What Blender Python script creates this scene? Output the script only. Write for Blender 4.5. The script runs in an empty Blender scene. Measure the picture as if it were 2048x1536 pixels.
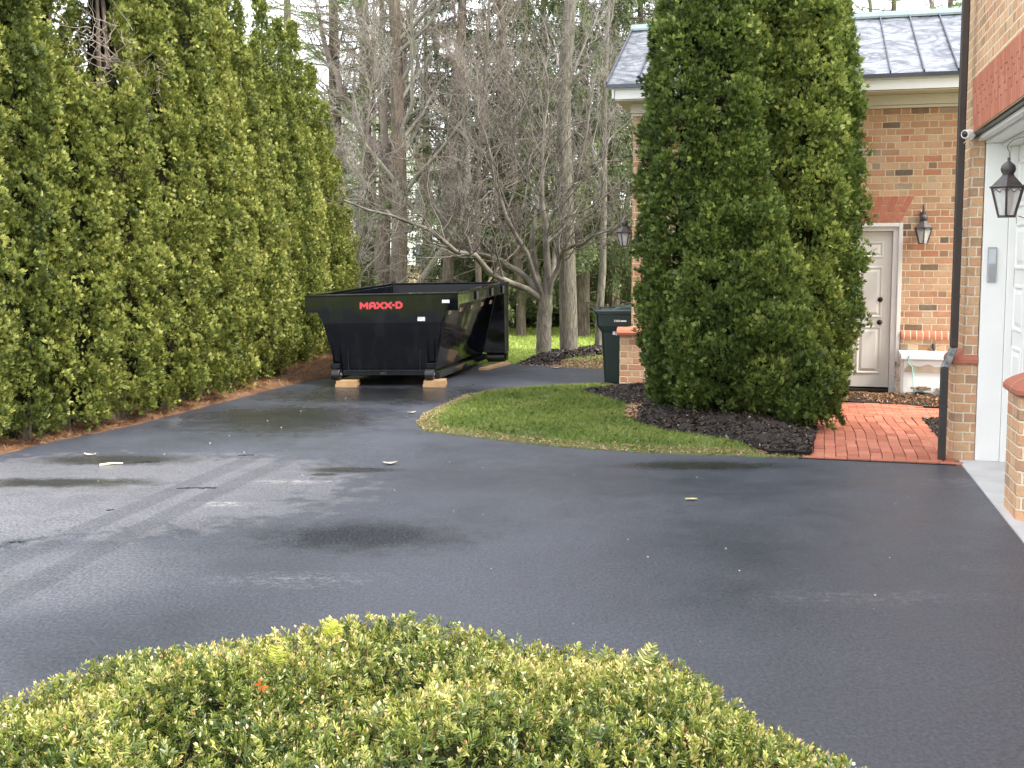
import bpy, math, random
import numpy as np
from mathutils import Vector, Matrix
from mathutils.geometry import delaunay_2d_cdt
R = math.radians
S = bpy.context.scene
COL = S.collection

# ------------------------------------------------------------------ camera
F, PX, PY, CAMH = 2200.0, 1024.0, 710.0, 1.85      # focal length and principal point in photo pixels
TILT = math.atan(.0885)
cd = bpy.data.cameras.new('camera')
cam = bpy.data.objects.new('camera', cd)
COL.objects.link(cam)
cam.location = (0, 0, CAMH)
cam.rotation_euler = (R(90) - TILT, 0, 0)
cd.sensor_width = 36
cd.lens = 36 * F / 2048
cd.shift_y = (PY - 768) / 2048
cd.clip_start = .05
cd.clip_end = 1000
S.camera = cam

# ------------------------------------------------------------------ light
SUN_EL, SUN_AZ = R(50), R(120)        # azimuth from +Y (north) clockwise: sun from behind the camera's right shoulder
w = bpy.data.worlds.new('World')
S.world = w
w.use_nodes = True
wn = w.node_tree
wn.nodes.clear()
sky = wn.nodes.new('ShaderNodeTexSky')
sky.sky_type = 'NISHITA'
sky.sun_disc = False
sky.sun_elevation = SUN_EL
sky.sun_rotation = SUN_AZ
sky.air_density = 1.0
sky.dust_density = 2.0
mx = wn.nodes.new('ShaderNodeMix')
mx.data_type = 'RGBA'
mx.inputs[0].default_value = .78      # a bright, thin overcast over the blue
mx.inputs[7].default_value = (9.2, 9.3, 9.7, 1)
bg = wn.nodes.new('ShaderNodeBackground')
bg.inputs[1].default_value = .145
wo = wn.nodes.new('ShaderNodeOutputWorld')
wn.links.new(sky.outputs[0], mx.inputs[6])
wn.links.new(mx.outputs[2], bg.inputs[0])
wn.links.new(bg.outputs[0], wo.inputs[0])
sd = bpy.data.lights.new('sun', 'SUN')
sd.energy = 2.9
sd.angle = R(13)
sd.color = (1, .95, .86)
so = bpy.data.objects.new('sun', sd)
COL.objects.link(so)
dirv = Vector((math.sin(SUN_AZ) * math.cos(SUN_EL), math.cos(SUN_AZ) * math.cos(SUN_EL), math.sin(SUN_EL)))
so.rotation_euler = dirv.to_track_quat('Z', 'Y').to_euler()
S.view_settings.view_transform = 'Standard'
S.view_settings.look = 'None'
S.view_settings.exposure = 1.5
S.view_settings.gamma = 1
S.render.engine = 'CYCLES'

# ------------------------------------------------------------------ survey helpers
ct, st = math.cos(TILT), math.sin(TILT)
BA = R(-14.465)                                # the buildings are turned by this
BW_, BD_ = np.array([math.cos(BA), math.sin(BA), 0]), np.array([-math.sin(BA), math.cos(BA), 0])
def ray(px, py):
    a, b = (px - PX) / F, (PY - py) / F
    return np.array([a, ct + b * st, b * ct - st])
def G(px, py, z=0.):                           # where the photo's pixel meets the ground
    d = ray(px, py)
    return np.array([0, 0, CAMH]) + d * ((z - CAMH) / d[2])
def P(px, py, y):                              # the photo's pixel at a given distance
    d = ray(px, py)
    return np.array([0, 0, CAMH]) + d * (y / d[1])
def B(u, v, z=0.):                             # building coordinates to world
    return BW_ * u + BD_ * v + np.array([0, 0, z])

# ------------------------------------------------------------------ object helpers
XF = {}
def rz(a):
    return np.array([[math.cos(a), -math.sin(a), 0], [math.sin(a), math.cos(a), 0], [0, 0, 1]])
def tag(o, label=None, cat=None, group=None, kind=None):
    if label: o['label'] = label
    if cat: o['category'] = cat
    if group: o['group'] = group
    if kind: o['kind'] = kind
    return o
def thing(name, loc, label, cat, rot=0., group=None):
    o = bpy.data.objects.new(name, None)
    COL.objects.link(o)
    o.empty_display_size = .2
    o.location = [float(q) for q in loc]
    o.rotation_euler = (0, 0, rot)
    XF[o] = (np.array(loc, float), rot)
    return tag(o, label, cat, group)
def mk(name, V, Fc, mat, parent=None, loc=None, rot=0., tone=None, smooth=False, mi=None, bevel=0):
    """one mesh object from WORLD coordinates; V (n,3); Fc list of tuples or (m,k) array"""
    V = np.asarray(V, float).reshape(-1, 3)
    if parent is not None:
        loc, rot = XF[parent]
    elif loc is None:
        loc = np.array([(V[:, 0].min() + V[:, 0].max()) / 2, (V[:, 1].min() + V[:, 1].max()) / 2, V[:, 2].min()])
    L = (V - loc) @ rz(rot)
    me = bpy.data.meshes.new(name)
    if isinstance(Fc, np.ndarray):
        k = Fc.shape[1]
        me.vertices.add(len(L))
        me.vertices.foreach_set('co', L.astype(np.float32).ravel())
        me.loops.add(Fc.size)
        me.loops.foreach_set('vertex_index', Fc.astype(np.int32).ravel())
        me.polygons.add(len(Fc))
        me.polygons.foreach_set('loop_start', np.arange(0, Fc.size, k, dtype=np.int32))
        me.polygons.foreach_set('loop_total', np.full(len(Fc), k, dtype=np.int32))
        if mi is not None:
            me.polygons.foreach_set('material_index', np.asarray(mi, np.int32))
        me.update(calc_edges=True)
    else:
        me.from_pydata(L.tolist(), [], [tuple(int(i) for i in f) for f in Fc])
        if mi is not None:
            me.polygons.foreach_set('material_index', np.asarray(mi, np.int32))
        me.update()
    for m in (mat if isinstance(mat, (list, tuple)) else [mat]):
        me.materials.append(m)
    if tone is not None:
        a = me.attributes.new('tone', 'FLOAT', 'POINT')
        a.data.foreach_set('value', np.asarray(tone, np.float32))
    if smooth:
        me.polygons.foreach_set('use_smooth', np.ones(len(me.polygons), bool))
    o = bpy.data.objects.new(name, me)
    COL.objects.link(o)
    if parent is not None:
        o.parent = parent
        XF[o] = XF[parent]
    else:
        o.location = [float(q) for q in loc]
        o.rotation_euler = (0, 0, rot)
        XF[o] = (np.array(loc, float), rot)
    if bevel:
        b = o.modifiers.new('bevel', 'BEVEL')
        b.width = bevel
        b.segments = 2
        b.limit_method = 'ANGLE'
        b.angle_limit = R(40)
    return o
def copy_tree(o, parent=None):
    c = o.copy()
    COL.objects.link(c)
    if parent is not None: c.parent = parent
    for ch in [q for q in bpy.data.objects if q.parent == o]:
        copy_tree(ch, c)
    return c

class MB:
    """collects shapes; T maps local points to world"""
    def __init__(s, T=None):
        s.v, s.f, s.t, s.T = [], [], [], T or (lambda p: p)
        s.tn = 0.
    def add(s, vs, fs):
        n = len(s.v)
        for p in vs:
            s.v.append(s.T(np.array(p, float)))
            s.t.append(s.tn)
        s.f += [tuple(i + n for i in f) for f in fs]
        return s
    def box(s, a, b):
        (x0, y0, z0), (x1, y1, z1) = a, b
        return s.add([(x0, y0, z0), (x1, y0, z0), (x1, y1, z0), (x0, y1, z0), (x0, y0, z1), (x1, y0, z1), (x1, y1, z1), (x0, y1, z1)],
                     [(3, 2, 1, 0), (4, 5, 6, 7), (0, 1, 5, 4), (1, 2, 6, 5), (2, 3, 7, 6), (3, 0, 4, 7)])
    def hexa(s, q):                             # eight corners: bottom ring ccw, top ring ccw
        return s.add(q, [(3, 2, 1, 0), (4, 5, 6, 7), (0, 1, 5, 4), (1, 2, 6, 5), (2, 3, 7, 6), (3, 0, 4, 7)])
    def prism(s, poly, ax, a, b):               # polygon in the two other axes, extruded along axis ax
        n = len(poly)
        def q(p, h):
            r = list(p)
            r.insert(ax, h)
            return r
        vs = [q(p, a) for p in poly] + [q(p, b) for p in poly]
        return s.add(vs, [tuple(range(n))[::-1], tuple(range(n, 2 * n))] + [(i, (i + 1) % n, n + (i + 1) % n, n + i) for i in range(n)])
    def tube(s, path, rad, k=8, cap=True):
        path = [np.array(p, float) for p in path]
        if not hasattr(rad, '__len__'): rad = [rad] * len(path)
        V, Fq = tube_arr(np.array(path), np.array(rad), k)
        fs = [tuple(f) for f in Fq]
        if cap:
            n = len(V)
            fs += [tuple(range(k))[::-1], tuple(range(n - k, n))]
        return s.add(V, fs)
    def lathe(s, prof, c, k=16, sx=1, sy=1, ph=0):
        vs, fs = [], []
        for r, z in prof:
            for i in range(k):
                a = 2 * math.pi * i / k + ph
                vs.append((c[0] + r * math.cos(a) * sx, c[1] + r * math.sin(a) * sy, c[2] + z))
        for j in range(len(prof) - 1):
            for i in range(k):
                fs.append((j * k + i, j * k + (i + 1) % k, (j + 1) * k + (i + 1) % k, (j + 1) * k + i))
        fs += [tuple(range(k))[::-1], tuple(range((len(prof) - 1) * k, len(prof) * k))]
        return s.add(vs, fs)
    def build(s, name, mat, parent=None, **kw):
        if kw.pop('toned', False): kw['tone'] = s.t
        return mk(name, s.v, s.f, mat, parent, **kw)
def tube_arr(path, rad, k):
    t = np.gradient(path, axis=0) if len(path) > 2 else np.repeat((path[-1] - path[0])[None], len(path), 0)
    t /= np.linalg.norm(t, axis=1)[:, None] + 1e-9
    ref = np.array([0, 0, 1.]) if abs(t[0][2]) < .8 else np.array([1., 0, 0])
    a = np.cross(t, ref)
    a /= np.linalg.norm(a, axis=1)[:, None] + 1e-9
    b = np.cross(t, a)
    an = np.arange(k) * 2 * math.pi / k
    V = path[:, None] + rad[:, None, None] * (a[:, None] * np.cos(an)[None, :, None] + b[:, None] * np.sin(an)[None, :, None])
    n = len(path)
    i = np.arange(k)
    j = (i + 1) % k
    Fq = np.concatenate([np.stack([r * k + i, r * k + j, (r + 1) * k + j, (r + 1) * k + i], 1) for r in range(n - 1)])
    return V.reshape(-1, 3), Fq

# ------------------------------------------------------------------ material helpers
def new_mat(name):
    m = bpy.data.materials.new(name)
    m.use_nodes = True
    nt = m.node_tree
    nt.nodes.clear()
    return m, nt
def nd(nt, typ, ins=None, out=0, **props):
    n = nt.nodes.new(typ)
    for k, v in props.items(): setattr(n, k, v)
    for k, v in (ins or {}).items():
        if isinstance(v, bpy.types.NodeSocket): nt.links.new(v, n.inputs[k])
        else: n.inputs[k].default_value = v
    return n.outputs[out]
def mth(nt, op, a, b=0., c=0., clamp=False):
    return nd(nt, 'ShaderNodeMath', {0: a, 1: b, 2: c}, operation=op, use_clamp=clamp)
def mixc(nt, f, a, b, mode='MIX'):
    n = nt.nodes.new('ShaderNodeMix')
    n.data_type = 'RGBA'
    n.blend_type = mode
    for k, v in ((0, f), (6, a), (7, b)):
        if isinstance(v, bpy.types.NodeSocket): nt.links.new(v, n.inputs[k])
        else: n.inputs[k].default_value = v if k == 0 else (tuple(v) + (1,))[:4]
    return n.outputs[2]
def ramp(nt, f, stops, interp='LINEAR'):
    n = nt.nodes.new('ShaderNodeValToRGB')
    n.color_ramp.interpolation = interp
    nt.links.new(f, n.inputs[0])
    el = n.color_ramp.elements
    while len(el) < len(stops): el.new(.5)
    for e, (p, c) in zip(el, stops):
        e.position = p
        e.color = tuple(c) + (1,) if hasattr(c, '__len__') else (c, c, c, 1)
    return n.outputs[0]
def noise(nt, vec, scale, detail=4, rough=.6, out=0, dist=0.):
    return nd(nt, 'ShaderNodeTexNoise', {'Vector': vec, 'Scale': scale, 'Detail': detail, 'Roughness': rough, 'Distortion': dist}, out=out)
def coords(nt, which='Object'):
    return nt.nodes.new('ShaderNodeTexCoord').outputs[which]
def mapping(nt, vec, scale):
    return nd(nt, 'ShaderNodeMapping', {'Vector': vec, 'Scale': scale})
def bump(nt, h, strength=.3, dist=.01):
    return nd(nt, 'ShaderNodeBump', {'Strength': strength, 'Distance': dist, 'Height': h})
def princ(nt, **ins):
    names = dict(color='Base Color', rough='Roughness', metal='Metallic', normal='Normal', spec='Specular IOR Level',
                 coat='Coat Weight', coatr='Coat Roughness', trans='Transmission Weight', alpha='Alpha', ior='IOR')
    d = {}
    for k, v in ins.items():
        if k == 'color' and not isinstance(v, bpy.types.NodeSocket): v = (tuple(v) + (1,))[:4]
        d[names[k]] = v
    return nd(nt, 'ShaderNodeBsdfPrincipled', d)
def out(nt, sh):
    o = nt.nodes.new('ShaderNodeOutputMaterial')
    nt.links.new(sh, o.inputs[0])
def simple(name, col, rough=.6, var=.15, scale=6, bmp=.15, metal=0., spec=.5, coat=0., col2=None, bscale=None):
    m, nt = new_mat(name)
    c = coords(nt)
    f = noise(nt, c, scale, 6)
    c2 = col2 or tuple(x * (1 - var) for x in col)
    cc = mixc(nt, ramp(nt, f, [(.35, 0), (.68, 1)]), col, c2)
    h = noise(nt, c, bscale or scale * 9, 5)
    out(nt, princ(nt, color=cc, rough=rough, metal=metal, spec=spec, coat=coat, coatr=.08, normal=bump(nt, h, bmp, .005)))
    return m
def leafmat(name, stops, rough=.5, transl=.25, gl=.35):
    m, nt = new_mat(name)
    t = nd(nt, 'ShaderNodeAttribute', {}, out=2, attribute_name='tone')
    big = noise(nt, coords(nt), 1.3, 3)
    oi = nd(nt, 'ShaderNodeObjectInfo', {}, out=5)
    f = mth(nt, 'ADD', t, mth(nt, 'MULTIPLY', mth(nt, 'SUBTRACT', big, .5), .5))
    f = mth(nt, 'ADD', f, mth(nt, 'MULTIPLY', mth(nt, 'SUBTRACT', oi, .5), .12), clamp=True)
    c = ramp(nt, f, stops)
    p = princ(nt, color=c, rough=rough, spec=gl)
    tr = nd(nt, 'ShaderNodeBsdfTranslucent', {'Color': c})
    out(nt, nd(nt, 'ShaderNodeMixShader', {0: transl, 1: p, 2: tr}))
    return m

def brickmat(name, stops, mortar, ch=.0885, SL=.235, HL=.115, rough=.85, jw=.007, worn=.6):
    """Flemish bond in object space, on walls that face along x or y"""
    m, nt = new_mat(name)
    tc = nt.nodes.new('ShaderNodeTexCoord')
    sx = nd(nt, 'ShaderNodeSeparateXYZ', {0: tc.outputs['Object']}, out=0)
    sep = sx.node
    sn = nd(nt, 'ShaderNodeSeparateXYZ', {0: tc.outputs['Normal']}, out=0).node
    wob = noise(nt, tc.outputs['Object'], 9, 4, out=1)
    wsep = nd(nt, 'ShaderNodeSeparateXYZ', {0: wob}, out=0).node
    isx = mth(nt, 'GREATER_THAN', mth(nt, 'ABSOLUTE', sn.outputs[0]), mth(nt, 'ABSOLUTE', sn.outputs[1]))
    u = nd(nt, 'ShaderNodeMix', {0: isx, 2: sep.outputs[0], 3: sep.outputs[1]})
    u = mth(nt, 'ADD', u, mth(nt, 'MULTIPLY', mth(nt, 'SUBTRACT', wsep.outputs[0], .5), .012))
    z = mth(nt, 'ADD', sep.outputs[2], mth(nt, 'MULTIPLY', mth(nt, 'SUBTRACT', wsep.outputs[1], .5), .014))
    PR = SL + HL
    zr = mth(nt, 'DIVIDE', z, ch)
    row = mth(nt, 'FLOOR', zr)
    fz = mth(nt, 'MULTIPLY', mth(nt, 'FRACT', zr), ch)
    par = mth(nt, 'MULTIPLY', mth(nt, 'FRACT', mth(nt, 'MULTIPLY', row, .5)), 1.0)
    uu = mth(nt, 'ADD', mth(nt, 'DIVIDE', u, PR), par)
    cell = mth(nt, 'FLOOR', uu)
    f = mth(nt, 'MULTIPLY', mth(nt, 'FRACT', uu), PR)
    ish = mth(nt, 'GREATER_THAN', f, SL)
    f2 = mth(nt, 'SUBTRACT', f, mth(nt, 'MULTIPLY', ish, SL))
    wd = mth(nt, 'SUBTRACT', SL, mth(nt, 'MULTIPLY', ish, SL - HL))
    e = mth(nt, 'MINIMUM', mth(nt, 'MINIMUM', f2, mth(nt, 'SUBTRACT', wd, f2)), mth(nt, 'MINIMUM', fz, mth(nt, 'SUBTRACT', ch, fz)))
    ed = mth(nt, 'ADD', e, mth(nt, 'MULTIPLY', mth(nt, 'SUBTRACT', noise(nt, tc.outputs['Object'], 55, 3), .5), .007))
    mk_ = nd(nt, 'ShaderNodeMapRange', {0: ed, 1: jw - .002, 2: jw + .0025, 3: 0., 4: 1.}, interpolation_type='SMOOTHSTEP')
    idv = nd(nt, 'ShaderNodeCombineXYZ', {0: cell, 1: row, 2: mth(nt, 'ADD', ish, mth(nt, 'MULTIPLY', isx, 7))})
    rnd = nd(nt, 'ShaderNodeTexWhiteNoise', {'Vector': idv}, noise_dimensions='3D')
    rnd2 = nd(nt, 'ShaderNodeTexWhiteNoise', {'Vector': nd(nt, 'ShaderNodeVectorMath', {0: idv, 1: (3.3, 7.1, 1.7)}, operation='ADD')}, noise_dimensions='3D')
    bc = ramp(nt, rnd, stops)
    n1 = noise(nt, tc.outputs['Object'], 38, 6, .7)
    bc = mixc(nt, mth(nt, 'MULTIPLY', ramp(nt, n1, [(.4, 0), (.75, 1)]), worn), bc, mixc(nt, .5, bc, (.07, .05, .035)))
    n2 = noise(nt, tc.outputs['Object'], 2.2, 5)
    bc = mixc(nt, mth(nt, 'MULTIPLY', ramp(nt, n2, [(.5, 0), (.8, 1)]), .35), bc, mortar)
    mc = mixc(nt, noise(nt, tc.outputs['Object'], 25, 5), tuple(x * .72 for x in mortar), tuple(min(1, x * 1.15) for x in mortar))
    c = mixc(nt, mk_, mc, bc)
    # handmade faces: folded creases on some bricks
    crease = noise(nt, nd(nt, 'ShaderNodeVectorMath', {0: mapping(nt, tc.outputs['Object'], (14, 14, 40)), 1: idv}, operation='ADD'), 1.3, 5, .7)
    h = mth(nt, 'ADD', mth(nt, 'MULTIPLY', mk_, .8), mth(nt, 'MULTIPLY', crease, mth(nt, 'MULTIPLY', rnd2, .9)))
    h = mth(nt, 'ADD', h, mth(nt, 'MULTIPLY', n1, .25))
    out(nt, princ(nt, color=c, rough=rough, spec=.25, normal=bump(nt, h, .9, .012)))
    return m
# ------------------------------------------------------------------ materials
BRICK = brickmat('brick_tan', [(0, (.115, .088, .065)), (.10, (.40, .21, .12)), (.3, (.50, .285, .165)), (.5, (.56, .345, .205)),
                               (.68, (.50, .26, .15)), (.82, (.43, .18, .10)), (.92, (.60, .40, .25)), (1, (.24, .18, .13))], (.66, .54, .38))
BRICKN = brickmat('brick_near', [(0, (.34, .22, .13)), (.15, (.54, .32, .175)), (.4, (.63, .40, .23)), (.7, (.60, .34, .19)), (.9, (.52, .26, .15)), (1, (.40, .28, .18))], (.76, .64, .47))
def jointmat(name, step, col, mortar, jw, ax=0, slope=0.):
    """bricks on edge: joints across one axis, two courses high when row is given"""
    m, nt = new_mat(name)
    tc = coords(nt)
    s = nd(nt, 'ShaderNodeSeparateXYZ', {0: tc}, out=0).node
    u = mth(nt, 'DIVIDE', mth(nt, 'ADD', s.outputs[ax], mth(nt, 'MULTIPLY', mth(nt, 'SUBTRACT', noise(nt, tc, 12, 3), .5), .01)), step)
    fr = mth(nt, 'MULTIPLY', mth(nt, 'FRACT', u), step)
    e = mth(nt, 'MINIMUM', fr, mth(nt, 'SUBTRACT', step, fr))
    k = nd(nt, 'ShaderNodeMapRange', {0: e, 1: jw - .002, 2: jw + .002, 3: 0., 4: 1.}, interpolation_type='SMOOTHSTEP')
    rnd = nd(nt, 'ShaderNodeTexWhiteNoise', {'W': mth(nt, 'FLOOR', u)}, noise_dimensions='1D')
    n1 = noise(nt, tc, 40, 5)
    bc = mixc(nt, mth(nt, 'MULTIPLY', rnd, .8), col, tuple(x * .62 for x in col))
    bc = mixc(nt, mth(nt, 'MULTIPLY', n1, .3), bc, (.5, .3, .2))
    out(nt, princ(nt, color=mixc(nt, k, mortar, bc), rough=.8, spec=.3, normal=bump(nt, mth(nt, 'ADD', k, mth(nt, 'MULTIPLY', n1, .3)), .7, .008)))
    return m
REDBR = (.40, .12, .065)
ROWLOCK = jointmat('brick_rowlock', .078, (.40, .135, .075), (.62, .48, .33), .006)
ROWLOCKY = jointmat('brick_rowlock_side', .30, (.45, .14, .085), (.5, .3, .2), .004, ax=1)
TONEBR, nt = new_mat('brick_red_single')
_t = nd(nt, 'ShaderNodeAttribute', {}, out=2, attribute_name='tone')
_c = coords(nt)
_n = noise(nt, _c, 30, 6, .7)
_b = ramp(nt, _t, [(0, (.30, .10, .062)), (.5, (.41, .145, .088)), (1, (.49, .195, .125))])
_b = mixc(nt, mth(nt, 'MULTIPLY', ramp(nt, _n, [(.45, 0), (.75, 1)]), .5), _b, (.22, .07, .045))
out(nt, princ(nt, color=_b, rough=.78, spec=.3, normal=bump(nt, _n, .5, .006)))
MORTAR = simple('mortar', (.60, .47, .32), .95, .25, 20, .5)
WHITE = simple('white_paint', (.80, .80, .77), .45, .06, 2.5, .06)
CREAM = simple('cream_paint', (.62, .56, .46), .5, .08, 3, .08)
DOORP = simple('door_paint', (.70, .67, .61), .4, .05, 3, .05)
FRAMEP = simple('frame_paint', (.70, .675, .64), .5, .1, 4, .08)
BRONZE = simple('dark_bronze', (.035, .024, .02), .38, .3, 5, .08, spec=.5)
SPOUTLOW = simple('grey_spout', (.035, .032, .030), .42, .35, 5, .15, spec=.5)
GALV = simple('scraped_metal', (.26, .27, .26), .4, .6, 18, .2, metal=.4, col2=(.05, .05, .05))
BLACKM = simple('black_iron', (.018, .018, .02), .42, .5, 20, .15, spec=.5)
LAMPM = simple('weathered_lamp_metal', (.03, .033, .04), .5, .4, 25, .2, col2=(.085, .06, .05))
KNOB = simple('dark_knob', (.03, .022, .018), .3, .2, 20, .05, metal=.6)
CONC = simple('concrete', (.52, .51, .50), .85, .2, 3, .25, bscale=60)
PINEW = simple('pine_lumber', (.55, .36, .19), .75, .3, 7, .2, col2=(.42, .25, .12))
CANG = simple('green_plastic', (.012, .028, .024), .42, .2, 4, .15, bscale=70)
LIDG = simple('green_lid', (.030, .055, .05), .28, .2, 4, .08)
WDECAL = simple('white_decal', (.8, .8, .8), .5, .03, 9, 0)
REDD = simple('red_lettering', (.80, .045, .05), .35, .05, 9, 0)
DRED = simple('dark_red_outline', (.10, .004, .006), .35, .05, 9, 0)
GREYP = simple('grey_plastic', (.34, .35, .36), .4, .05, 9, .05)
GLASSF, nt = new_mat('lamp_glass')
out(nt, nd(nt, 'ShaderNodeMixShader', {0: .55, 1: princ(nt, color=(.75, .75, .74), rough=.25), 2: nd(nt, 'ShaderNodeBsdfTransparent', {})}))
FROST = simple('frosted_chimney', (.72, .70, .66), .35, .05, 9, 0)

# black gloss paint of the dumpster
DPAINT, nt = new_mat('black_gloss_paint')
_c = coords(nt)
_w = noise(nt, _c, 1.1, 2)
_g = noise(nt, _c, 14, 4)
_d = noise(nt, mapping(nt, _c, (3, 3, .6)), 2.5, 5)
out(nt, princ(nt, color=mixc(nt, ramp(nt, _d, [(.5, 0), (.85, 1)]), (.0012, .002, .004), (.012, .013, .016)), rough=ramp(nt, _g, [(.3, .035), (.8, .11)]),
              spec=.26, normal=bump(nt, mth(nt, 'ADD', _w, mth(nt, 'MULTIPLY', _g, .012)), .25, .03)))
DINNER = simple('black_matt_paint', (.008, .009, .014), .45, .3, 3, .1)

# roof metal: wavy, oil-canned pan metal, its swirled reflections painted into the colour
ROOFM, nt = new_mat('standing_seam_metal')
_c = coords(nt)
_a = noise(nt, mapping(nt, _c, (1.4, 2.2, 2.2)), 2.6, 3, .55, dist=1.6)
_b2 = noise(nt, _c, 9, 3)
_wv = nd(nt, 'ShaderNodeTexWave', {'Vector': mapping(nt, _c, (.5, 1.5, 1.5)), 'Scale': 2.1, 'Distortion': 16., 'Detail': 2.5, 'Detail Scale': 1.1}, out=1)
_h = mth(nt, 'ADD', _a, mth(nt, 'MULTIPLY', _wv, .12))
_l1 = mth(nt, 'ABSOLUTE', mth(nt, 'SUBTRACT', noise(nt, mapping(nt, _c, (.9, 1.3, 1.3)), 1.7, 2, .5, dist=1.4), .5))
_l2 = mth(nt, 'ABSOLUTE', mth(nt, 'SUBTRACT', noise(nt, mapping(nt, _c, (1.3, 2.6, 2.6)), 2.3, 1, .5, dist=1.0), .5))
_cr = mixc(nt, mth(nt, 'MULTIPLY', ramp(nt, _l1, [(.0, .1), (.09, 1)]), ramp(nt, _l2, [(.0, .45), (.06, 1)])), (.022, .028, .04), (.20, .21, .235))
out(nt, princ(nt, color=_cr, rough=ramp(nt, _b2, [(.3, .22), (.7, .38)]), metal=.75, normal=bump(nt, _h, .55, .02)))
SEAMM = simple('seam_metal', (.06, .065, .085), .4, .2, 5, .05, metal=.5)
RIDGEM = simple('ridge_metal', (.22, .27, .27), .4, .2, 5, .05, metal=.6)

def barkmat(name, c1, c2, moss=None, sc=1.):
    m, nt = new_mat(name)
    c = coords(nt)
    v = mapping(nt, c, (9 * sc, 9 * sc, 1.6 * sc))
    n1 = noise(nt, v, 3.5, 7, .7, dist=.6)
    n2 = noise(nt, c, 3, 4)
    col = mixc(nt, ramp(nt, n1, [(.36, 0), (.62, 1)]), c1, c2)
    if moss: col = mixc(nt, mth(nt, 'MULTIPLY', ramp(nt, n2, [(.5, 0), (.7, 1)]), .6), col, moss)
    out(nt, princ(nt, color=col, rough=.9, spec=.2, normal=bump(nt, n1, .9, .03)))
    return m
BARK = barkmat('bark_grey', (.055, .048, .04), (.22, .20, .165), (.14, .14, .075))
BARK2 = barkmat('bark_brown', (.055, .044, .036), (.18, .145, .115))
TWIG = simple('twig_bark', (.27, .25, .22), .9, .4, 3, .1, col2=(.12, .105, .09))
TWIGP = simple('twig_pinkish', (.26, .21, .19), .9, .4, 2, .1, col2=(.13, .10, .088))
TWIGD = simple('twig_dead', (.30, .25, .21), .9, .4, 4, .1, col2=(.16, .12, .10))
INNER = simple('inner_twig_shade', (.016, .014, .008), .95, .4, 9, .8, col2=(.010, .013, .005), spec=.08)  # dead twigs, coloured near-black to paint in shade behind the leaves

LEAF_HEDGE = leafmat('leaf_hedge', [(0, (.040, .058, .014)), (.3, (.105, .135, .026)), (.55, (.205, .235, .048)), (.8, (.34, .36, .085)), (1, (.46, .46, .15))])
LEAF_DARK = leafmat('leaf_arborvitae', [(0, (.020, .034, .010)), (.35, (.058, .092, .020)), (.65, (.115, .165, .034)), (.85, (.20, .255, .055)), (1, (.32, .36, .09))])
LEAF_SPRUCE = leafmat('leaf_spruce', [(0, (.03, .043, .018)), (.4, (.075, .10, .035)), (.75, (.15, .18, .055)), (1, (.26, .28, .09))])
LEAF_PINE = leafmat('leaf_pine', [(0, (.09, .13, .05)), (.5, (.20, .26, .10)), (1, (.34, .40, .17))], transl=.35)
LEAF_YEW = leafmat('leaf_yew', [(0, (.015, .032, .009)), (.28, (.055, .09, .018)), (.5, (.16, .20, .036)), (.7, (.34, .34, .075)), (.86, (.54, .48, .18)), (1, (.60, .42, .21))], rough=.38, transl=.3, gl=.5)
LEAF_YEL = leafmat('leaf_yellow', [(0, (.25, .32, .03)), (1, (.5, .52, .08))])
GRASS = leafmat('grass_blades', [(0, (.07, .12, .022)), (.4, (.18, .26, .05)), (.7, (.32, .40, .09)), (.86, (.38, .38, .15)), (1, (.58, .48, .28))], transl=.3)
LAWNB = leafmat('lawn_blades', [(0, (.22, .30, .06)), (.5, (.42, .52, .12)), (.85, (.60, .64, .22)), (1, (.72, .68, .38))], transl=.35)
STRAW = leafmat('pine_straw', [(0, (.09, .045, .02)), (.5, (.27, .13, .055)), (.85, (.45, .25, .11)), (1, (.6, .42, .24))], transl=.1)
CHIPS = leafmat('mulch_chips', [(0, (.012, .008, .006)), (.7, (.045, .030, .021)), (.93, (.11, .078, .055)), (1, (.30, .24, .18))], transl=0.)
DRYLEAF = leafmat('dry_leaves', [(0, (.16, .08, .04)), (.5, (.36, .21, .11)), (1, (.60, .45, .30))], transl=.15)
SOIL = simple('dark_mulch_soil', (.022, .016, .013), .95, .5, 8, .9, bscale=30)
STRAWB = simple('straw_soil', (.15, .075, .038), .95, .5, 6, .9, col2=(.07, .038, .022), bscale=40)
TURF = simple('turf_soil', (.085, .13, .025), .95, .4, 4, .8, col2=(.12, .11, .05), bscale=40)
LAWNG = simple('lawn_soil', (.20, .29, .05), .95, .4, 1.6, .8, col2=(.30, .33, .09), bscale=30)

# ------------------------------------------------------------------ the driveway's asphalt
def circ(p, q, r):
    (ax, ay), (bx, by), (cx_, cy_) = p, q, r
    d = 2 * (ax * (by - cy_) + bx * (cy_ - ay) + cx_ * (ay - by))
    ux = ((ax * ax + ay * ay) * (by - cy_) + (bx * bx + by * by) * (cy_ - ay) + (cx_ * cx_ + cy_ * cy_) * (ay - by)) / d
    uy = ((ax * ax + ay * ay) * (cx_ - bx) + (bx * bx + by * by) * (ax - cx_) + (cx_ * cx_ + cy_ * cy_) * (bx - ax)) / d
    return ux, uy, math.hypot(ax - ux, ay - uy)
ASPH, nt = new_mat('asphalt')
_c = coords(nt)
_s = nd(nt, 'ShaderNodeSeparateXYZ', {0: _c}, out=0).node
_X, _Y = _s.outputs[0], _s.outputs[1]
_nb = noise(nt, _c, 1.1, 5, .6)
_nm = noise(nt, _c, 5, 5, .65)
_nf = noise(nt, _c, 70, 3, .7)
_nff = noise(nt, _c, 260, 2, .6)
_nh = noise(nt, mapping(nt, _c, (1, .8, 1)), 52, 4, .7)
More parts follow.
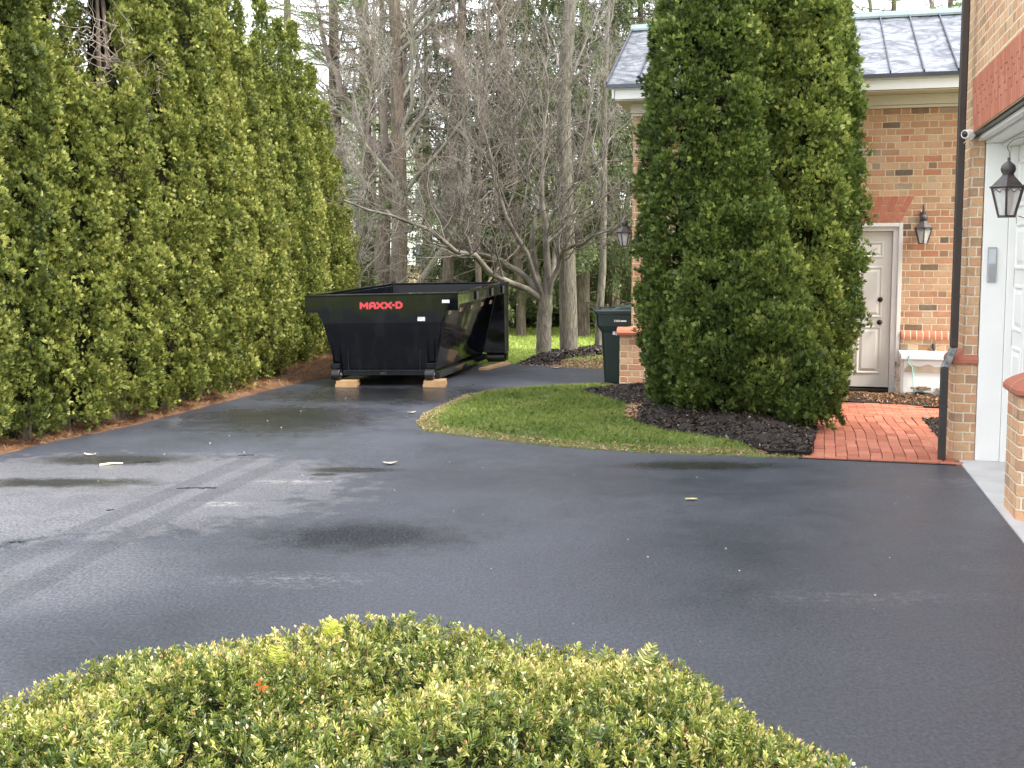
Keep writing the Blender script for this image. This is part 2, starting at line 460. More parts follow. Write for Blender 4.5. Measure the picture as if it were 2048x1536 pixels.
def ell(px, py, rx, ry, soft=.5, wob=.9):       # soft elliptic mask on the ground, centre surveyed from the photo
    g = G(px, py)
    dx = mth(nt, 'DIVIDE', mth(nt, 'SUBTRACT', _X, float(g[0])), rx)
    dy = mth(nt, 'DIVIDE', mth(nt, 'SUBTRACT', _Y, float(g[1])), ry)
    d = mth(nt, 'SQRT', mth(nt, 'ADD', mth(nt, 'MULTIPLY', dx, dx), mth(nt, 'MULTIPLY', dy, dy)))
    d = mth(nt, 'ADD', d, mth(nt, 'MULTIPLY', mth(nt, 'SUBTRACT', _nm, .5), wob))
    return nd(nt, 'ShaderNodeMapRange', {0: d, 1: 1 - soft, 2: 1 + soft * .3, 3: 1., 4: 0.}, interpolation_type='SMOOTHSTEP')
def arc(pts, wd, soft):
    g = [G(*p)[:2] for p in pts]
    ux, uy, r = circ(*g)
    dx = mth(nt, 'SUBTRACT', _X, float(ux))
    dy = mth(nt, 'SUBTRACT', _Y, float(uy))
    d = mth(nt, 'ABSOLUTE', mth(nt, 'SUBTRACT', mth(nt, 'SQRT', mth(nt, 'ADD', mth(nt, 'MULTIPLY', dx, dx), mth(nt, 'MULTIPLY', dy, dy))), float(r)))
    b = nd(nt, 'ShaderNodeMapRange', {0: d, 1: wd, 2: wd + soft, 3: 1., 4: 0.}, interpolation_type='SMOOTHSTEP')
    return mth(nt, 'MULTIPLY', b, nd(nt, 'ShaderNodeMapRange', {0: _X, 1: -1.2, 2: -2.2, 3: 0., 4: 1.}))
def mx_(*a):
    r = a[0]
    for q in a[1:]: r = mth(nt, 'MAXIMUM', r, q)
    return r
_wet = mx_(ell(560, 835, 1.6, 1.5, .8), ell(760, 790, 1.9, 1.3, .7), ell(1400, 931, .85, .22, .7, .6), ell(120, 965, .9, .22, .6), ell(230, 920, .8, .3, .6), ell(700, 940, .45, .16, .6),
           ell(650, 949, .14, .07, .5))
_oil = mx_(ell(720, 1072, .88, .52, .8, 1.1), mth(nt, 'MULTIPLY', ell(860, 1080, .35, .22, .8), .7))
_dust = mx_(ell(60, 985, 2.6, 1.7, .2, 1.3), ell(360, 960, 1.5, 1.2, .25, 1.5), mth(nt, 'MULTIPLY', ell(120, 1150, .9, .9, .7), .7))
_scuff = mx_(ell(575, 963, .42, .1, .8, 2.), ell(440, 1008, .26, .1, .8, 2.), mth(nt, 'MULTIPLY', ell(590, 1160, .55, .18, .8, 1.6), .35), mth(nt, 'MULTIPLY', ell(1960, 965, .5, .28, .9, 1.6), .35),
             mth(nt, 'MULTIPLY', ell(350, 840, .7, .09, .8, 1.6), .6), mth(nt, 'MULTIPLY', ell(205, 968, .25, .05, .7, 1.5), .8), mth(nt, 'MULTIPLY', ell(1740, 1195, .9, .15, .9, 1.6), .18))
_track = mx_(arc([(0, 1130), (300, 1002), (500, 917)], .08, .04), arc([(0, 1205), (320, 1038), (560, 927)], .08, .04))
_tread = mth(nt, 'MULTIPLY', _track, ramp(nt, nd(nt, 'ShaderNodeTexWave', {'Vector': _c, 'Scale': 11., 'Distortion': 3., 'Detail': 2.}, out=1), [(.3, .6), (.7, 1)]))
_col = mixc(nt, _nb, (.042, .048, .063), (.073, .080, .101))
_col = mixc(nt, mth(nt, 'MULTIPLY', mx_(ell(1750, 1180, 2.3, 2.6, .9), ell(1100, 960, 2.5, .9, .9), ell(150, 1330, 1.6, 1.0, .9), ell(1700, 1450, 1.6, 1.6, .9)), .6), _col, (.030, .033, .043))  # broad darker areas at the right, across the middle and near left
_col = mixc(nt, mth(nt, 'MULTIPLY', _dust, mth(nt, 'ADD', .35, mth(nt, 'MULTIPLY', _nm, .6))), _col, (.17, .17, .185))
_col = mixc(nt, mth(nt, 'MULTIPLY', _scuff, ramp(nt, noise(nt, mapping(nt, _c, (5, 9, 5)), 2.2, 8, .75), [(.47, 0), (.6, 1)])), _col, (.36, .35, .34))
_col = mixc(nt, mth(nt, 'MULTIPLY', _tread, .5), _col, (.05, .054, .068))
_col = mixc(nt, mth(nt, 'MULTIPLY', _oil, ramp(nt, _nh, [(.46, 1), (.66, .3)])), _col, (.004, .005, .005))
_col = mixc(nt, mth(nt, 'MULTIPLY', _wet, .75), _col, (.012, .013, .011))
_col = mixc(nt, mth(nt, 'MULTIPLY', ramp(nt, _nh, [(.40, 0), (.66, 1)]), .75), mixc(nt, .45, _col, (.008, .008, .010)), mixc(nt, .55, _col, mixc(nt, 1.0, _col, (2.3, 2.3, 2.35), 'MULTIPLY')))
_col = mixc(nt, ramp(nt, _nff, [(.72, 0), (.80, .5)]), _col, (.22, .22, .22))
_ro = mth(nt, 'ADD', .42, mth(nt, 'MULTIPLY', mth(nt, 'SUBTRACT', _nb, .5), .55))
_ro = mth(nt, 'ADD', _ro, mth(nt, 'MULTIPLY', mth(nt, 'SUBTRACT', _nm, .5), .12))
_ro = mth(nt, 'SUBTRACT', _ro, mth(nt, 'MULTIPLY', _wet, .22))
_ro = mth(nt, 'ADD', _ro, mth(nt, 'MULTIPLY', _oil, .18), clamp=True)
_hh = mth(nt, 'ADD', mth(nt, 'MULTIPLY', _nh, .8), mth(nt, 'MULTIPLY', _nff, .3))
_hh = mth(nt, 'SUBTRACT', _hh, mth(nt, 'MULTIPLY', _tread, .25))
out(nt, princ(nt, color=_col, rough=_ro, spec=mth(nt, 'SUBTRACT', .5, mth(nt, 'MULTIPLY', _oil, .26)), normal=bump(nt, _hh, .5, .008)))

# ------------------------------------------------------------------ ground sheets
def inside(poly, x, y):
    poly = np.asarray(poly)
    r = np.zeros(len(x), bool)
    n = len(poly)
    for i in range(n):
        (x0, y0), (x1, y1) = poly[i], poly[(i + 1) % n]
        c = ((y0 > y) != (y1 > y)) & (x < (x1 - x0) * (y - y0) / (y1 - y0 + 1e-12) + x0)
        r ^= c
    return r
def edist(poly, x, y):
    d = np.full(len(x), 1e9)
    n = len(poly)
    p = np.stack([x, y], 1)
    for i in range(n):
        a, b = np.asarray(poly[i], float), np.asarray(poly[(i + 1) % n], float)
        ab = b - a
        t = np.clip(((p - a) @ ab) / (ab @ ab + 1e-12), 0, 1)
        d = np.minimum(d, np.linalg.norm(p - a - t[:, None] * ab, axis=1))
    return d
def subdiv(poly, step=.25, jit=0., seed=1):
    rg = np.random.default_rng(seed)
    o = []
    n = len(poly)
    for i in range(n):
        a, b = np.asarray(poly[i], float), np.asarray(poly[(i + 1) % n], float)
        k = max(1, int(np.linalg.norm(b - a) / step))
        for j in range(k):
            q = a + (b - a) * j / k
            if jit: q = q + rg.normal(0, jit, 2)
            o.append(tuple(q))
    return o
def patch(name, poly, mat, hmax, slope, z0=0., res=.15, jit=.015, bumpy=.01, seed=1, edge_z=None):
    """a sheet over an outline whose surface swells from the edge inwards"""
    pl = subdiv(poly, .15, jit, seed)
    A = np.array(pl)
    xs = np.arange(A[:, 0].min(), A[:, 0].max(), res)
    ys = np.arange(A[:, 1].min(), A[:, 1].max(), res)
    rg = np.random.default_rng(seed)
    gx, gy = np.meshgrid(xs, ys)
    gx, gy = gx.ravel() + rg.uniform(-.3, .3, gx.size) * res, gy.ravel() + rg.uniform(-.3, .3, gy.size) * res
    k = inside(pl, gx, gy)
    gx, gy = gx[k], gy[k]
    k = edist(pl, gx, gy) > .04
    gx, gy = gx[k], gy[k]
    pts = [Vector(p) for p in pl] + [Vector((a, b)) for a, b in zip(gx, gy)]
    n = len(pl)
    vv, _, ff, *_r = delaunay_2d_cdt(pts, [(i, (i + 1) % n) for i in range(n)], [], 1, 1e-5)
    X = np.array([v.x for v in vv]); Y = np.array([v.y for v in vv])
    d = edist(pl, X, Y)
    Z = z0 + np.minimum(hmax, slope * d ** .7) + rg.normal(0, bumpy, len(X)) * (d > .03)
    # skirt down to the ground
    V = np.stack([X, Y, Z], 1)
    F_ = [tuple(f) for f in ff]
    bi = np.array([np.argmin((X - p[0]) ** 2 + (Y - p[1]) ** 2) for p in pl])
    V = np.concatenate([V, np.stack([X[bi], Y[bi], np.full(n, -.07)], 1)])
    F_ += [(bi[i], bi[(i + 1) % n], len(X) + (i + 1) % n, len(X) + i) for i in range(n) if bi[i] != bi[(i + 1) % n]]
    return mk(name, V, F_, mat, smooth=True), (pl, lambda x, y: z0 + np.minimum(hmax, slope * edist(pl, x, y) ** .7))
def g2(*pts): return [tuple(G(*p)[:2]) for p in pts]

m = MB(); m.add([(-400, -60, -.06), (400, -60, -.06), (400, 600, -.06), (-400, 600, -.06)], [(0, 1, 2, 3)])
tag(m.build('ground', LAWNG), kind='structure')
drive = [(-14, -6), (9, -6), (9, 12), (6, 19), (3.2, 18.0)] + g2((1207, 738), (1102, 733), (1026, 728), (960, 731), (900, 732)) + \
        [(-2.6, 18.9)] + g2((667, 755), (615, 762), (547, 777), (444, 803), (342, 830), (239, 856), (102, 883), (0, 908)) + [(-6.2, 9.4), (-14, 6.8)]
_pl = subdiv(drive, .3, .012, 4)
vv, _, ff, *_r = delaunay_2d_cdt([Vector(p) for p in _pl], [(i, (i + 1) % len(_pl)) for i in range(len(_pl))], [], 1, 1e-5)
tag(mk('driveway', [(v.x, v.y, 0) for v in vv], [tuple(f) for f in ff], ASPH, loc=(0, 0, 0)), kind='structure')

# concrete apron in front of the near garage doors
m = MB(lambda p: B(*p)); m.box((1.47, 4.6, -.05), (1.95, 10.64, .012))
tag(m.build('concrete_apron', CONC, rot=BA), kind='structure')

# lawn island and mulch bed by the brick walk
ISL = g2((833, 846), (845, 832), (867, 820), (932, 791), (980, 783), (1030, 778), (1090, 774), (1156, 771), (1207, 769), (1240, 772)) + \
      g2((1290, 790), (1400, 800), (1560, 850), (1620, 880), (1620, 917), (1464, 912), (1300, 906), (1174, 899), (1030, 885), (921, 872), (849, 863))
isl, islf = patch('lawn_island', ISL, TURF, .04, .07, .004, seed=3)
tag(isl, kind='structure')
BED = g2((1160, 789), (1200, 800), (1245, 812), (1268, 824), (1262, 840), (1271, 853), (1330, 871), (1420, 884), (1470, 893), (1500, 903), (1530, 912), (1619, 914.5), (1628, 880), (1636, 850)) + \
      [tuple(B(.35, 14.9)[:2]), tuple(B(-2.3, 15.25)[:2]), tuple(G(1240, 782)[:2])]
bed, bedf = patch('mulch_bed', BED, SOIL, .12, .16, .05, seed=5, bumpy=.014, res=.1)
tag(bed, kind='structure')
BED2 = [tuple(B(1.40, 10.75)[:2]), tuple(B(1.40, 13.25)[:2]), tuple(B(2.3, 13.6)[:2]), tuple(B(2.3, 15.1)[:2]), tuple(B(.1, 15.2)[:2]), tuple(B(.1, 14.75)[:2]),
        tuple(B(1.3, 14.45)[:2]), tuple(B(2.2, 14.2)[:2]), tuple(B(3.2, 14.2)[:2]), tuple(B(3.2, 10.75)[:2])]
# straw bed under the hedge
STB = g2((667, 755), (615, 762), (547, 777), (444, 803), (342, 830), (239, 856), (102, 883), (0, 908)) + [(-6.2, 9.4), (-9, 8.4), (-9, 12), (-6.5, 17), (-5.5, 23), (-2.9, 23), (-2.6, 18.9)]
STB = [(a + .03, b) for a, b in STB]
stb, stbf = patch('straw_bed', STB, STRAWB, .12, .1, .004, seed=6, res=.2)
tag(stb, kind='structure')
# far lawn strip beds round the trees
FB = g2((1028, 729), (1070, 708), (1100, 696), (1125, 699), (1180, 690), (1240, 684), (1240, 706), (1200, 708), (1150, 712), (1128, 716), (1124, 728), (1090, 731))
fb, fbf = patch('tree_bed', FB, SOIL, .06, .08, -.04, seed=8, bumpy=.02, res=.2)
tag(fb, kind='structure')
# ------------------------------------------------------------------ brick walk
TB = lambda p: B(*p)
m = MB(TB); m.box((.05, 10.38, -.05), (1.42, 13.3, .006)); m.box((.05, 13.304, -.05), (2.6, 14.55, .006))
tag(m.build('path_bedding', SOIL, rot=BA), kind='structure')
rg = np.random.default_rng(11)
m = MB(TB)
def brick_at(u, v, lu, lv, ro=0):
    j = rg.normal(0, .0016, 3)
    m.tn = float(np.clip(rg.normal(.5, .25), 0, 1))
    c = np.array([u, v])
    g = .0028
    q = []
    for z in (-.03, .016 + j[2]):
        for a, b in ((-1, -1), (1, -1), (1, 1), (-1, 1)):
            x, y = a * (lu / 2 - g), b * (lv / 2 - g)
            x, y = x * math.cos(ro) - y * math.sin(ro), x * math.sin(ro) + y * math.cos(ro)
            q.append((c[0] + x + j[0], c[1] + y + j[1], z))
    m.hexa(q)
wob = lambda v: .022 * math.sin(v * 1.7 + .5) + .006 * math.sin(v * 4.3)
for i in range(13):                                       # courses that run away from the drive
    v = 10.52 + rg.uniform(-.1, 0)
    if i == 0: v = 10.52
    while v < 13.35:
        L = .20 + rg.normal(0, .004)
        u = .14 + i * .1035 + wob(v) * (1 if 0 < i < 12 else .3) + .00 * v
        sl = (wob(v + L) - wob(v)) / L * (1 if 0 < i < 12 else .3)
        brick_at(u, v + L / 2, .1035, L, -math.atan(sl))
        v += L
for k in range(7):                                        # header row along the drive
    brick_at(.19 + k * .2, 10.46, .2, .10)
for j in range(11):                                       # landing in front of the door
    v = 13.42 + j * .103
    for i in range(12):
        u = .15 + i * .2 + (.1 if j % 2 else 0)
        if j < 8 or u < 1.5: brick_at(u, v, .2, .103)
wk = m.build('brick_path', TONEBR, toned=True, rot=BA, bevel=.004)
tag(wk, kind='structure')
bl = [tuple(B(u, v)[:2]) for u, v in ((1.42, 10.7), (1.42, 13.15), (1.5, 13.32), (2.6, 13.32), (2.6, 10.8))]
b2, b2f = patch('mulch_strip', bl, SOIL, .04, .1, .008, seed=15, bumpy=.01)
tag(b2, kind='structure')
bl2 = [tuple(B(u, v)[:2]) for u, v in ((1.25, 14.5), (1.6, 14.3), (3.2, 14.25), (3.2, 15.42), (.1, 15.42), (.1, 14.72))]
b3, b3f = patch('mulch_by_wall', bl2, SOIL, .05, .1, .02, seed=16, bumpy=.012)
tag(b3, kind='structure')

# ------------------------------------------------------------------ far garage (metal roof, side door)
VB = 15.45
gar = thing('brick_garage', B(0, VB), 'low tan brick garage with wavy metal roof and cream side door behind dark arborvitae', 'garage', BA)
m = MB(TB)
DU0, DU1, DZ0, DZ1 = .29, 1.23, .09, 2.195      # door slab
FU0, FU1, FZ = .16, 1.35, 2.31                   # its frame
UL, UR, VE = -2.245, 6.5, 19.75
m.box((UL, VB, -.06), (FU0, VB + .3, 3.93)); m.box((FU1, VB, -.06), (UR, VB + .3, 3.93)); m.box((FU0, VB, FZ), (FU1, VB + .3, 3.93))
m.box((UL, VB + .3, -.06), (UL + .3, VE, 3.93)); m.box((UL + .3, VE - .3, -.06), (UR, VE, 3.93)); m.box((UR - .3, VB + .3, -.06), (UR, VE - .3, 3.93))
m.prism([(VB + .02, 3.93), (VE - .02, 3.93), (17.4, 5.22)], 0, UL, UL + .28)
m.prism([(VB + .02, 3.93), (VE - .02, 3.93), (17.4, 5.22)], 0, UR - .28, UR)
m.build('wall', BRICK, gar)
m = MB(TB)                                        # projecting base and its rounded cap
m.box((UL - .15, VB - .075, -.06), (FU0 - .05, VB - .002, .76)); m.box((FU1 + .01, VB - .03, -.06), (UR + .1, VB - .002, .77))
m.box((UL - .15, VB, -.06), (UL - .002, VE, .76))
m.build('base_wall', BRICK, gar)
m = MB(TB)
cap = lambda d, z0: [(VB - .003, z0 + .115), (VB - d * .45, z0 + .105), (VB - d * .85, z0 + .075), (VB - d, z0 + .04), (VB - d * .95, z0 + .012), (VB - d * .9, z0), (VB - .003, z0)]
m.prism(cap(.065, .77), 0, FU1 + .012, UR + .12)
m.build('rowlock_band', ROWLOCK, gar, smooth=False)
m = MB(TB)
m.prism(cap(.125, .76), 0, UL - .19, FU0 - .05)
m.prism([(UL - .003, .875), (UL - .1, .86), (UL - .19, .8), (UL - .19, .765), (UL - .17, .76), (UL - .003, .76)], 1, VB, VE)
m.build('base_cap', ROWLOCKY, gar)
# flat arch over the door: splayed red bricks in a mortar bed
m = MB(TB)
zc0, zc1 = 2.325, 2.665
ac = (FU0 + FU1) / 2
hw0, hw1 = (FU1 - FU0) / 2 - .02, (FU1 - FU0) / 2 + .135
m.prism([(ac - hw0, zc0), (ac + hw0, zc0), (ac + hw1, zc1), (ac - hw1, zc1)], 1, VB - .004, VB + .05)
ar = m.build('arch', MORTAR, gar)
m = MB(TB)
nb_ = 15
for i in range(nb_):
    a0, a1 = -1 + 2 * (i + .06) / nb_, -1 + 2 * (i + .94) / nb_
    cuts = [0, .64, 1] if i % 2 else [0, .33, 1]
    for t0, t1 in zip(cuts[:-1], cuts[1:]):
        t0 += .025; t1 -= .025
        m.tn = float(rg.uniform(.2, .9))
        pt = lambda a, t: (ac + a * (hw0 + (hw1 - hw0) * t), zc0 + (zc1 - zc0) * t)
        m.prism([pt(a0, t0), pt(a1, t0), pt(a1, t1), pt(a0, t1)], 1, VB - .011, VB + .01)
m.build('arch_bricks', TONEBR, ar, toned=True)
# door
m = MB(TB)
m.box((FU0, VB + .02, .03), (DU0, VB + .16, FZ)); m.box((DU1, VB + .02, .03), (FU1, VB + .16, FZ)); m.box((DU0, VB + .02, DZ1 + .005), (DU1, VB + .16, FZ))
fr = m.build('door_frame', FRAMEP, gar, bevel=.006)
m = MB(TB)
for q in ((FU0 + .0, FU0 + .05), (FU1 - .05, FU1)): m.box((q[0], VB - .012, .03), (q[1], VB + .018, FZ - .002))
m.box((FU0 + .052, VB - .012, FZ - .05), (FU1 - .052, VB + .018, FZ - .004))
m.build('moulding', FRAMEP, fr, bevel=.004)
m = MB(TB)
YD = VB + .085
m.box((DU0 + .004, YD, DZ0 + .02), (DU1 - .004, YD + .045, DZ1))
dr = m.build('door', DOORP, gar)
m = MB(TB)
dw = DU1 - DU0
for cu in (DU0 + dw * .285, DU0 + dw * .715):
    hwp = dw * .155
    for z0, z1 in ((.30, .92), (1.06, 1.72), (1.86, 2.05)):
        m.T = TB
        ring = lambda e, y: [(cu - hwp + e, y, z0 + e), (cu + hwp - e, y, z0 + e), (cu + hwp - e, y, z1 - e), (cu - hwp + e, y, z1 - e)]
        rs = [ring(-.012, YD - .001), ring(-.004, YD - .011), ring(.008, YD - .011), ring(.02, YD + .0), ring(.03, YD - .001), ring(.06, YD - .012)]
        vs = sum(rs, [])
        fs = [(a * 4 + b, a * 4 + (b + 1) % 4, a * 4 + 4 + (b + 1) % 4, a * 4 + 4 + b) for a in range(5) for b in range(4)] + [(20, 21, 22, 23)]
        m.add(vs, fs)
m.build('panel', DOORP, dr)
def knob(z):
    k = MB(TB)
    T0 = lambda p: B(1.095 + p[0], YD - p[2], z + p[1])
    k.T = T0
    k.lathe([(.036, .0), (.036, .006), (.03, .012), (.014, .014), (.013, .035), (.024, .04), (.031, .052), (.031, .062), (.02, .072), (.004, .075)], (0, 0, 0), 18)
    return k
knob(.985).build('knob', KNOB, dr, smooth=True)
k = MB(lambda p: B(1.095 + p[0], YD - p[2], 1.29 + p[1])); k.lathe([(.034, 0), (.034, .014), (.028, .022), (.004, .024)], (0, 0, 0), 18)
k.build('deadbolt', KNOB, dr, smooth=True)
m = MB(TB); m.box((DU0, YD - .035, .05), (DU1, YD + .08, .088)); m.build('threshold', BRONZE, gar, bevel=.004)
m = MB(TB); m.box((FU0 - .06, VB - .09, -.02), (FU1 + .06, VB + .14, .028)); m.build('sill', SPOUTLOW, gar, bevel=.01)
# cornice, soffit, roof
VO = 15.02
m = MB(TB)
m.box((UL - .20, VO + .035, 3.99), (UR + .2, VO + .06, 4.115))
m.box((UL - .225, VO + .02, 4.117), (UR + .22, VO + .075, 4.165))
m.prism([(VO + .02, 4.0), (VO + .045, 4.0), (17.4, 5.2), (17.4, 5.33), (VO - .0, 4.12)], 0, UL - .235, UL - .205)
m.build('fascia', WHITE, gar, bevel=.004)
m = MB(TB)
m.box((UL - .195, VO + .062, 3.972), (UR + .2, VB - .03, 3.988)); m.box((UL - .195, VB - .028, 3.972), (UL - .01, VE, 3.988))
m.box((UL - .03, VB - .055, 3.84), (UR, VB - .006, 3.97)); m.box((UL - .015, VB - .03, 3.80), (UR, VB - .004, 3.838))
m.prism([(VB, 3.84), (VB + .02, 3.97), (VE, 3.97), (VE, 3.84)], 0, UL - .04, UL - .004)
m.build('soffit', CREAM, gar, bevel=.004)
m = MB(TB)
RL, RR_ = UL - .31, UR + .3
e0, e1 = (VO - .03, 4.185), (17.4, 5.395)
th = .028
m.prism([e0, e1, (19.82, 4.185), (19.82, 4.157), (17.4, 5.35), (VO - .03, 4.15)], 0, RL, RR_)
rf = m.build('roof', ROOFM, gar)
m = MB(TB); m.box((RL, VO - .036, 4.135), (RR_, VO - .031, 4.184)); m.build('drip_edge', SEAMM, rf)
k = 0
u = RL + .012
sv = np.array([e1[0] - e0[0], e1[1] - e0[1]])
sl = np.linalg.norm(sv); sn_ = np.array([-sv[1], sv[0]]) / sl
while u < RR_:
    m = MB(TB)
    a = np.array(e0); b = np.array(e1) - sv * .02
    m.prism([tuple(a + sn_ * .001), tuple(b + sn_ * .001), tuple(b + sn_ * .034), tuple(a + sn_ * .034)], 0, u - .008, u + .008)
    m.build('seam', SEAMM, rf)
    u += .405
m = MB(TB)
m.prism([(17.4 - .13, 5.34), (17.4 - .13, 5.37), (17.36, 5.45), (17.44, 5.45), (17.53, 5.37), (17.53, 5.34), (17.4, 5.41)], 0, RL - .01, RR_)
m.build('ridge_cap', RIDGEM, rf)

# ------------------------------------------------------------------ near garage on the right
UW, UBs = 1.485, 1.395
ng = thing('brick_house', B(1.5, 10.6), 'tan brick house corner with red brick arch over white garage door at right edge', 'house', BA)
m = MB(TB)
m.box((UW, 10.65, .95), (1.60, 11.04, 2.96)); m.box((1.60, 10.72, -.05), (2.2, 11.04, 2.96))
m.box((UW, 2.6, 2.961), (6.5, 11.04, 6.8)); m.box((UW, 2.6, -.05), (1.9, 4.55, 2.96))
m.box((1.63, 7.7, .9), (1.9, 8.32, 2.96)); m.box((1.63, 4.6, -.05), (1.9, 5.4, 2.96))
m.build('wall', BRICKN, ng)
def footing(u0, v0, v1, ch_, near):
    """projecting base with a splayed corner"""
    m = MB(TB)
    pts = [(u0, v1), (u0, v0 + ch_), (u0 + ch_, v0), (u0 + .42, v0), (u0 + .42, v1)] if near else [(u0, v1), (u0, v0 + ch_), (u0 + ch_ * .6, v0), (1.603, v0), (1.603, v1)]
    pts = pts[::-1]
    m.prism(pts, 2, -.05, .885)
    b_ = m.build('base_wall', BRICKN, ng)
    m = MB(TB)
    prof = [(-.02, .885), (-.034, .90), (-.034, .93), (-.018, .955), (.02, .985), (.055, 1.005), (.085, 1.02)]
    c = np.array([np.mean([p[0] for p in pts]), np.mean([p[1] for p in pts])])
    vs, n = [], len(pts)
    for off, z in prof:
        for (a, b) in pts:
            su = max(-1, min(1, (a - c[0]) / .06)); sv_ = max(-1, min(1, (b - c[1]) / .06))
            vs.append((a - su * (off if su < 0 else 0), b - sv_ * (off if near or sv_ < 0 else 0), z))
    fs = [(j * n + i, j * n + (i + 1) % n, (j + 1) * n + (i + 1) % n, (j + 1) * n + i) for j in range(len(prof) - 1) for i in range(n)]
    fs += [tuple(range(n))[::-1], tuple(range(len(vs) - n, len(vs)))]
    m.add(vs, fs)
    m.build('base_cap', simple_cap, b_)
simple_cap = jointmat('brick_cap_red', .31, (.44, .13, .085), (.55, .38, .27), .005, ax=1)
footing(UBs, 10.645, 11.04, .05, False)
footing(1.53, 8.22, 8.71, .045, True)
# red flat arch over the opening, splayed towards its far end
m = MB(TB)
m.prism([(4.6, 2.945), (10.5, 2.945), (10.62, 3.42), (4.6, 3.42)], 0, UW - .006, UW + .05)
ar = m.build('arch', MORTAR, ng)
m = MB(TB)
v = 10.6
i = 0
while v > 4.7:
    wv = .072
    spl = .12 * max(0, (v - 7) / 3.5)
    cuts = [[0, .43, 1], [0, .28, .72, 1], [0, .6, 1]][i % 3]
    for t0, t1 in zip(cuts[:-1], cuts[1:]):
        t0 += .012; t1 -= .012
        m.tn = float(rg.uniform(.35, 1))
        pt = lambda q, t: (q - spl * (1 - t), 2.948 + .47 * t)
        m.prism([pt(v - wv + .005, t0), pt(v - .005, t0), pt(v - .005, t1), pt(v - wv + .005, t1)], 0, UW - .013, UW + .01)
    v -= wv
    i += 1
m.build('arch_bricks', TONEBR, ar, toned=True)
m = MB(TB); m.box((UW + .004, 4.6, 2.925), (1.9, 10.648, 2.944)); m.build('lintel', BRONZE, ng)
m = MB(TB)
m.box((1.535, 4.6, 2.885), (1.60, 10.645, 2.923)); m.box((1.603, 4.6, 2.862), (1.87, 10.645, 2.922)); m.box((1.74, 4.6, 2.83), (1.87, 10.62, 2.86))
m.box((1.608, 10.615, .012), (1.81, 10.70, 2.86)); m.box((1.812, 10.59, .012), (1.87, 10.7, 2.828))
m.box((1.62, 8.72, .012), (1.87, 8.80, 2.83))
m.build('door_frame', WHITE, ng, bevel=.005)
m = MB(TB)
m.box((1.872, 8.0, .02), (1.91, 10.588, 2.86))
gd = m.build('garage_door', WHITE, ng)
m = MB(TB)
v0 = 8.10
while v0 + .5 < 10.6:
    for z0 in (.06, .60, 1.14, 1.68, 2.22):
        y0, y1, zz0, zz1 = v0 + .05, v0 + .45, z0 + .08, z0 + .46
        rg_ = lambda e, y: [(y, y0 + e, zz0 + e), (y, y0 + e, zz1 - e), (y, y1 - e, zz1 - e), (y, y1 - e, zz0 + e)]
        rs = [rg_(-.015, 1.871), rg_(-.005, 1.855), rg_(.01, 1.855), rg_(.025, 1.871), rg_(.035, 1.870), rg_(.07, 1.856)]
        vs = sum(rs, [])
        m.add(vs, [(a * 4 + b, a * 4 + (b + 1) % 4, a * 4 + 4 + (b + 1) % 4, a * 4 + 4 + b) for a in range(5) for b in range(4)] + [(20, 21, 22, 23)])
    v0 += .49
m.build('panel', WHITE, gd)
# downspout
ds = MB(TB)
hw, hd = .034, .026
def seg(p0, p1, mbx, w_=hw, d_=hd):
    a, b = np.array(p0), np.array(p1)
    mbx.hexa([(p[0] + i * w_, p[1] + j * d_, p[2]) for p in (a, b) for i, j in ((-1, -1), (1, -1), (1, 1), (-1, 1))])
seg((1.315, 10.56, .01), (1.315, 10.56, .86), ds)
lo = ds.build('downspout', SPOUTLOW, ng, bevel=.01)
ds = MB(TB); seg((1.318, 10.56, .862), (1.392, 10.60, 1.04), ds, .036, .029); ds.build('elbow', GALV, lo, bevel=.01)
ds = MB(TB); seg((1.392, 10.60, 1.042), (1.398, 10.63, 6.8), ds); ds.build('upper_pipe', BRONZE, lo, bevel=.01)
ds = MB(TB)
for z, u_, v_ in ((.50, 1.315, 10.56), (1.50, 1.395, 10.603), (2.1, 1.396, 10.606)):
    ds = MB(TB); ds.box((u_ - .037, v_ - .029, z), (u_ + .037, v_ + .029, z + .014)); ds.build('strap', SPOUTLOW, lo)

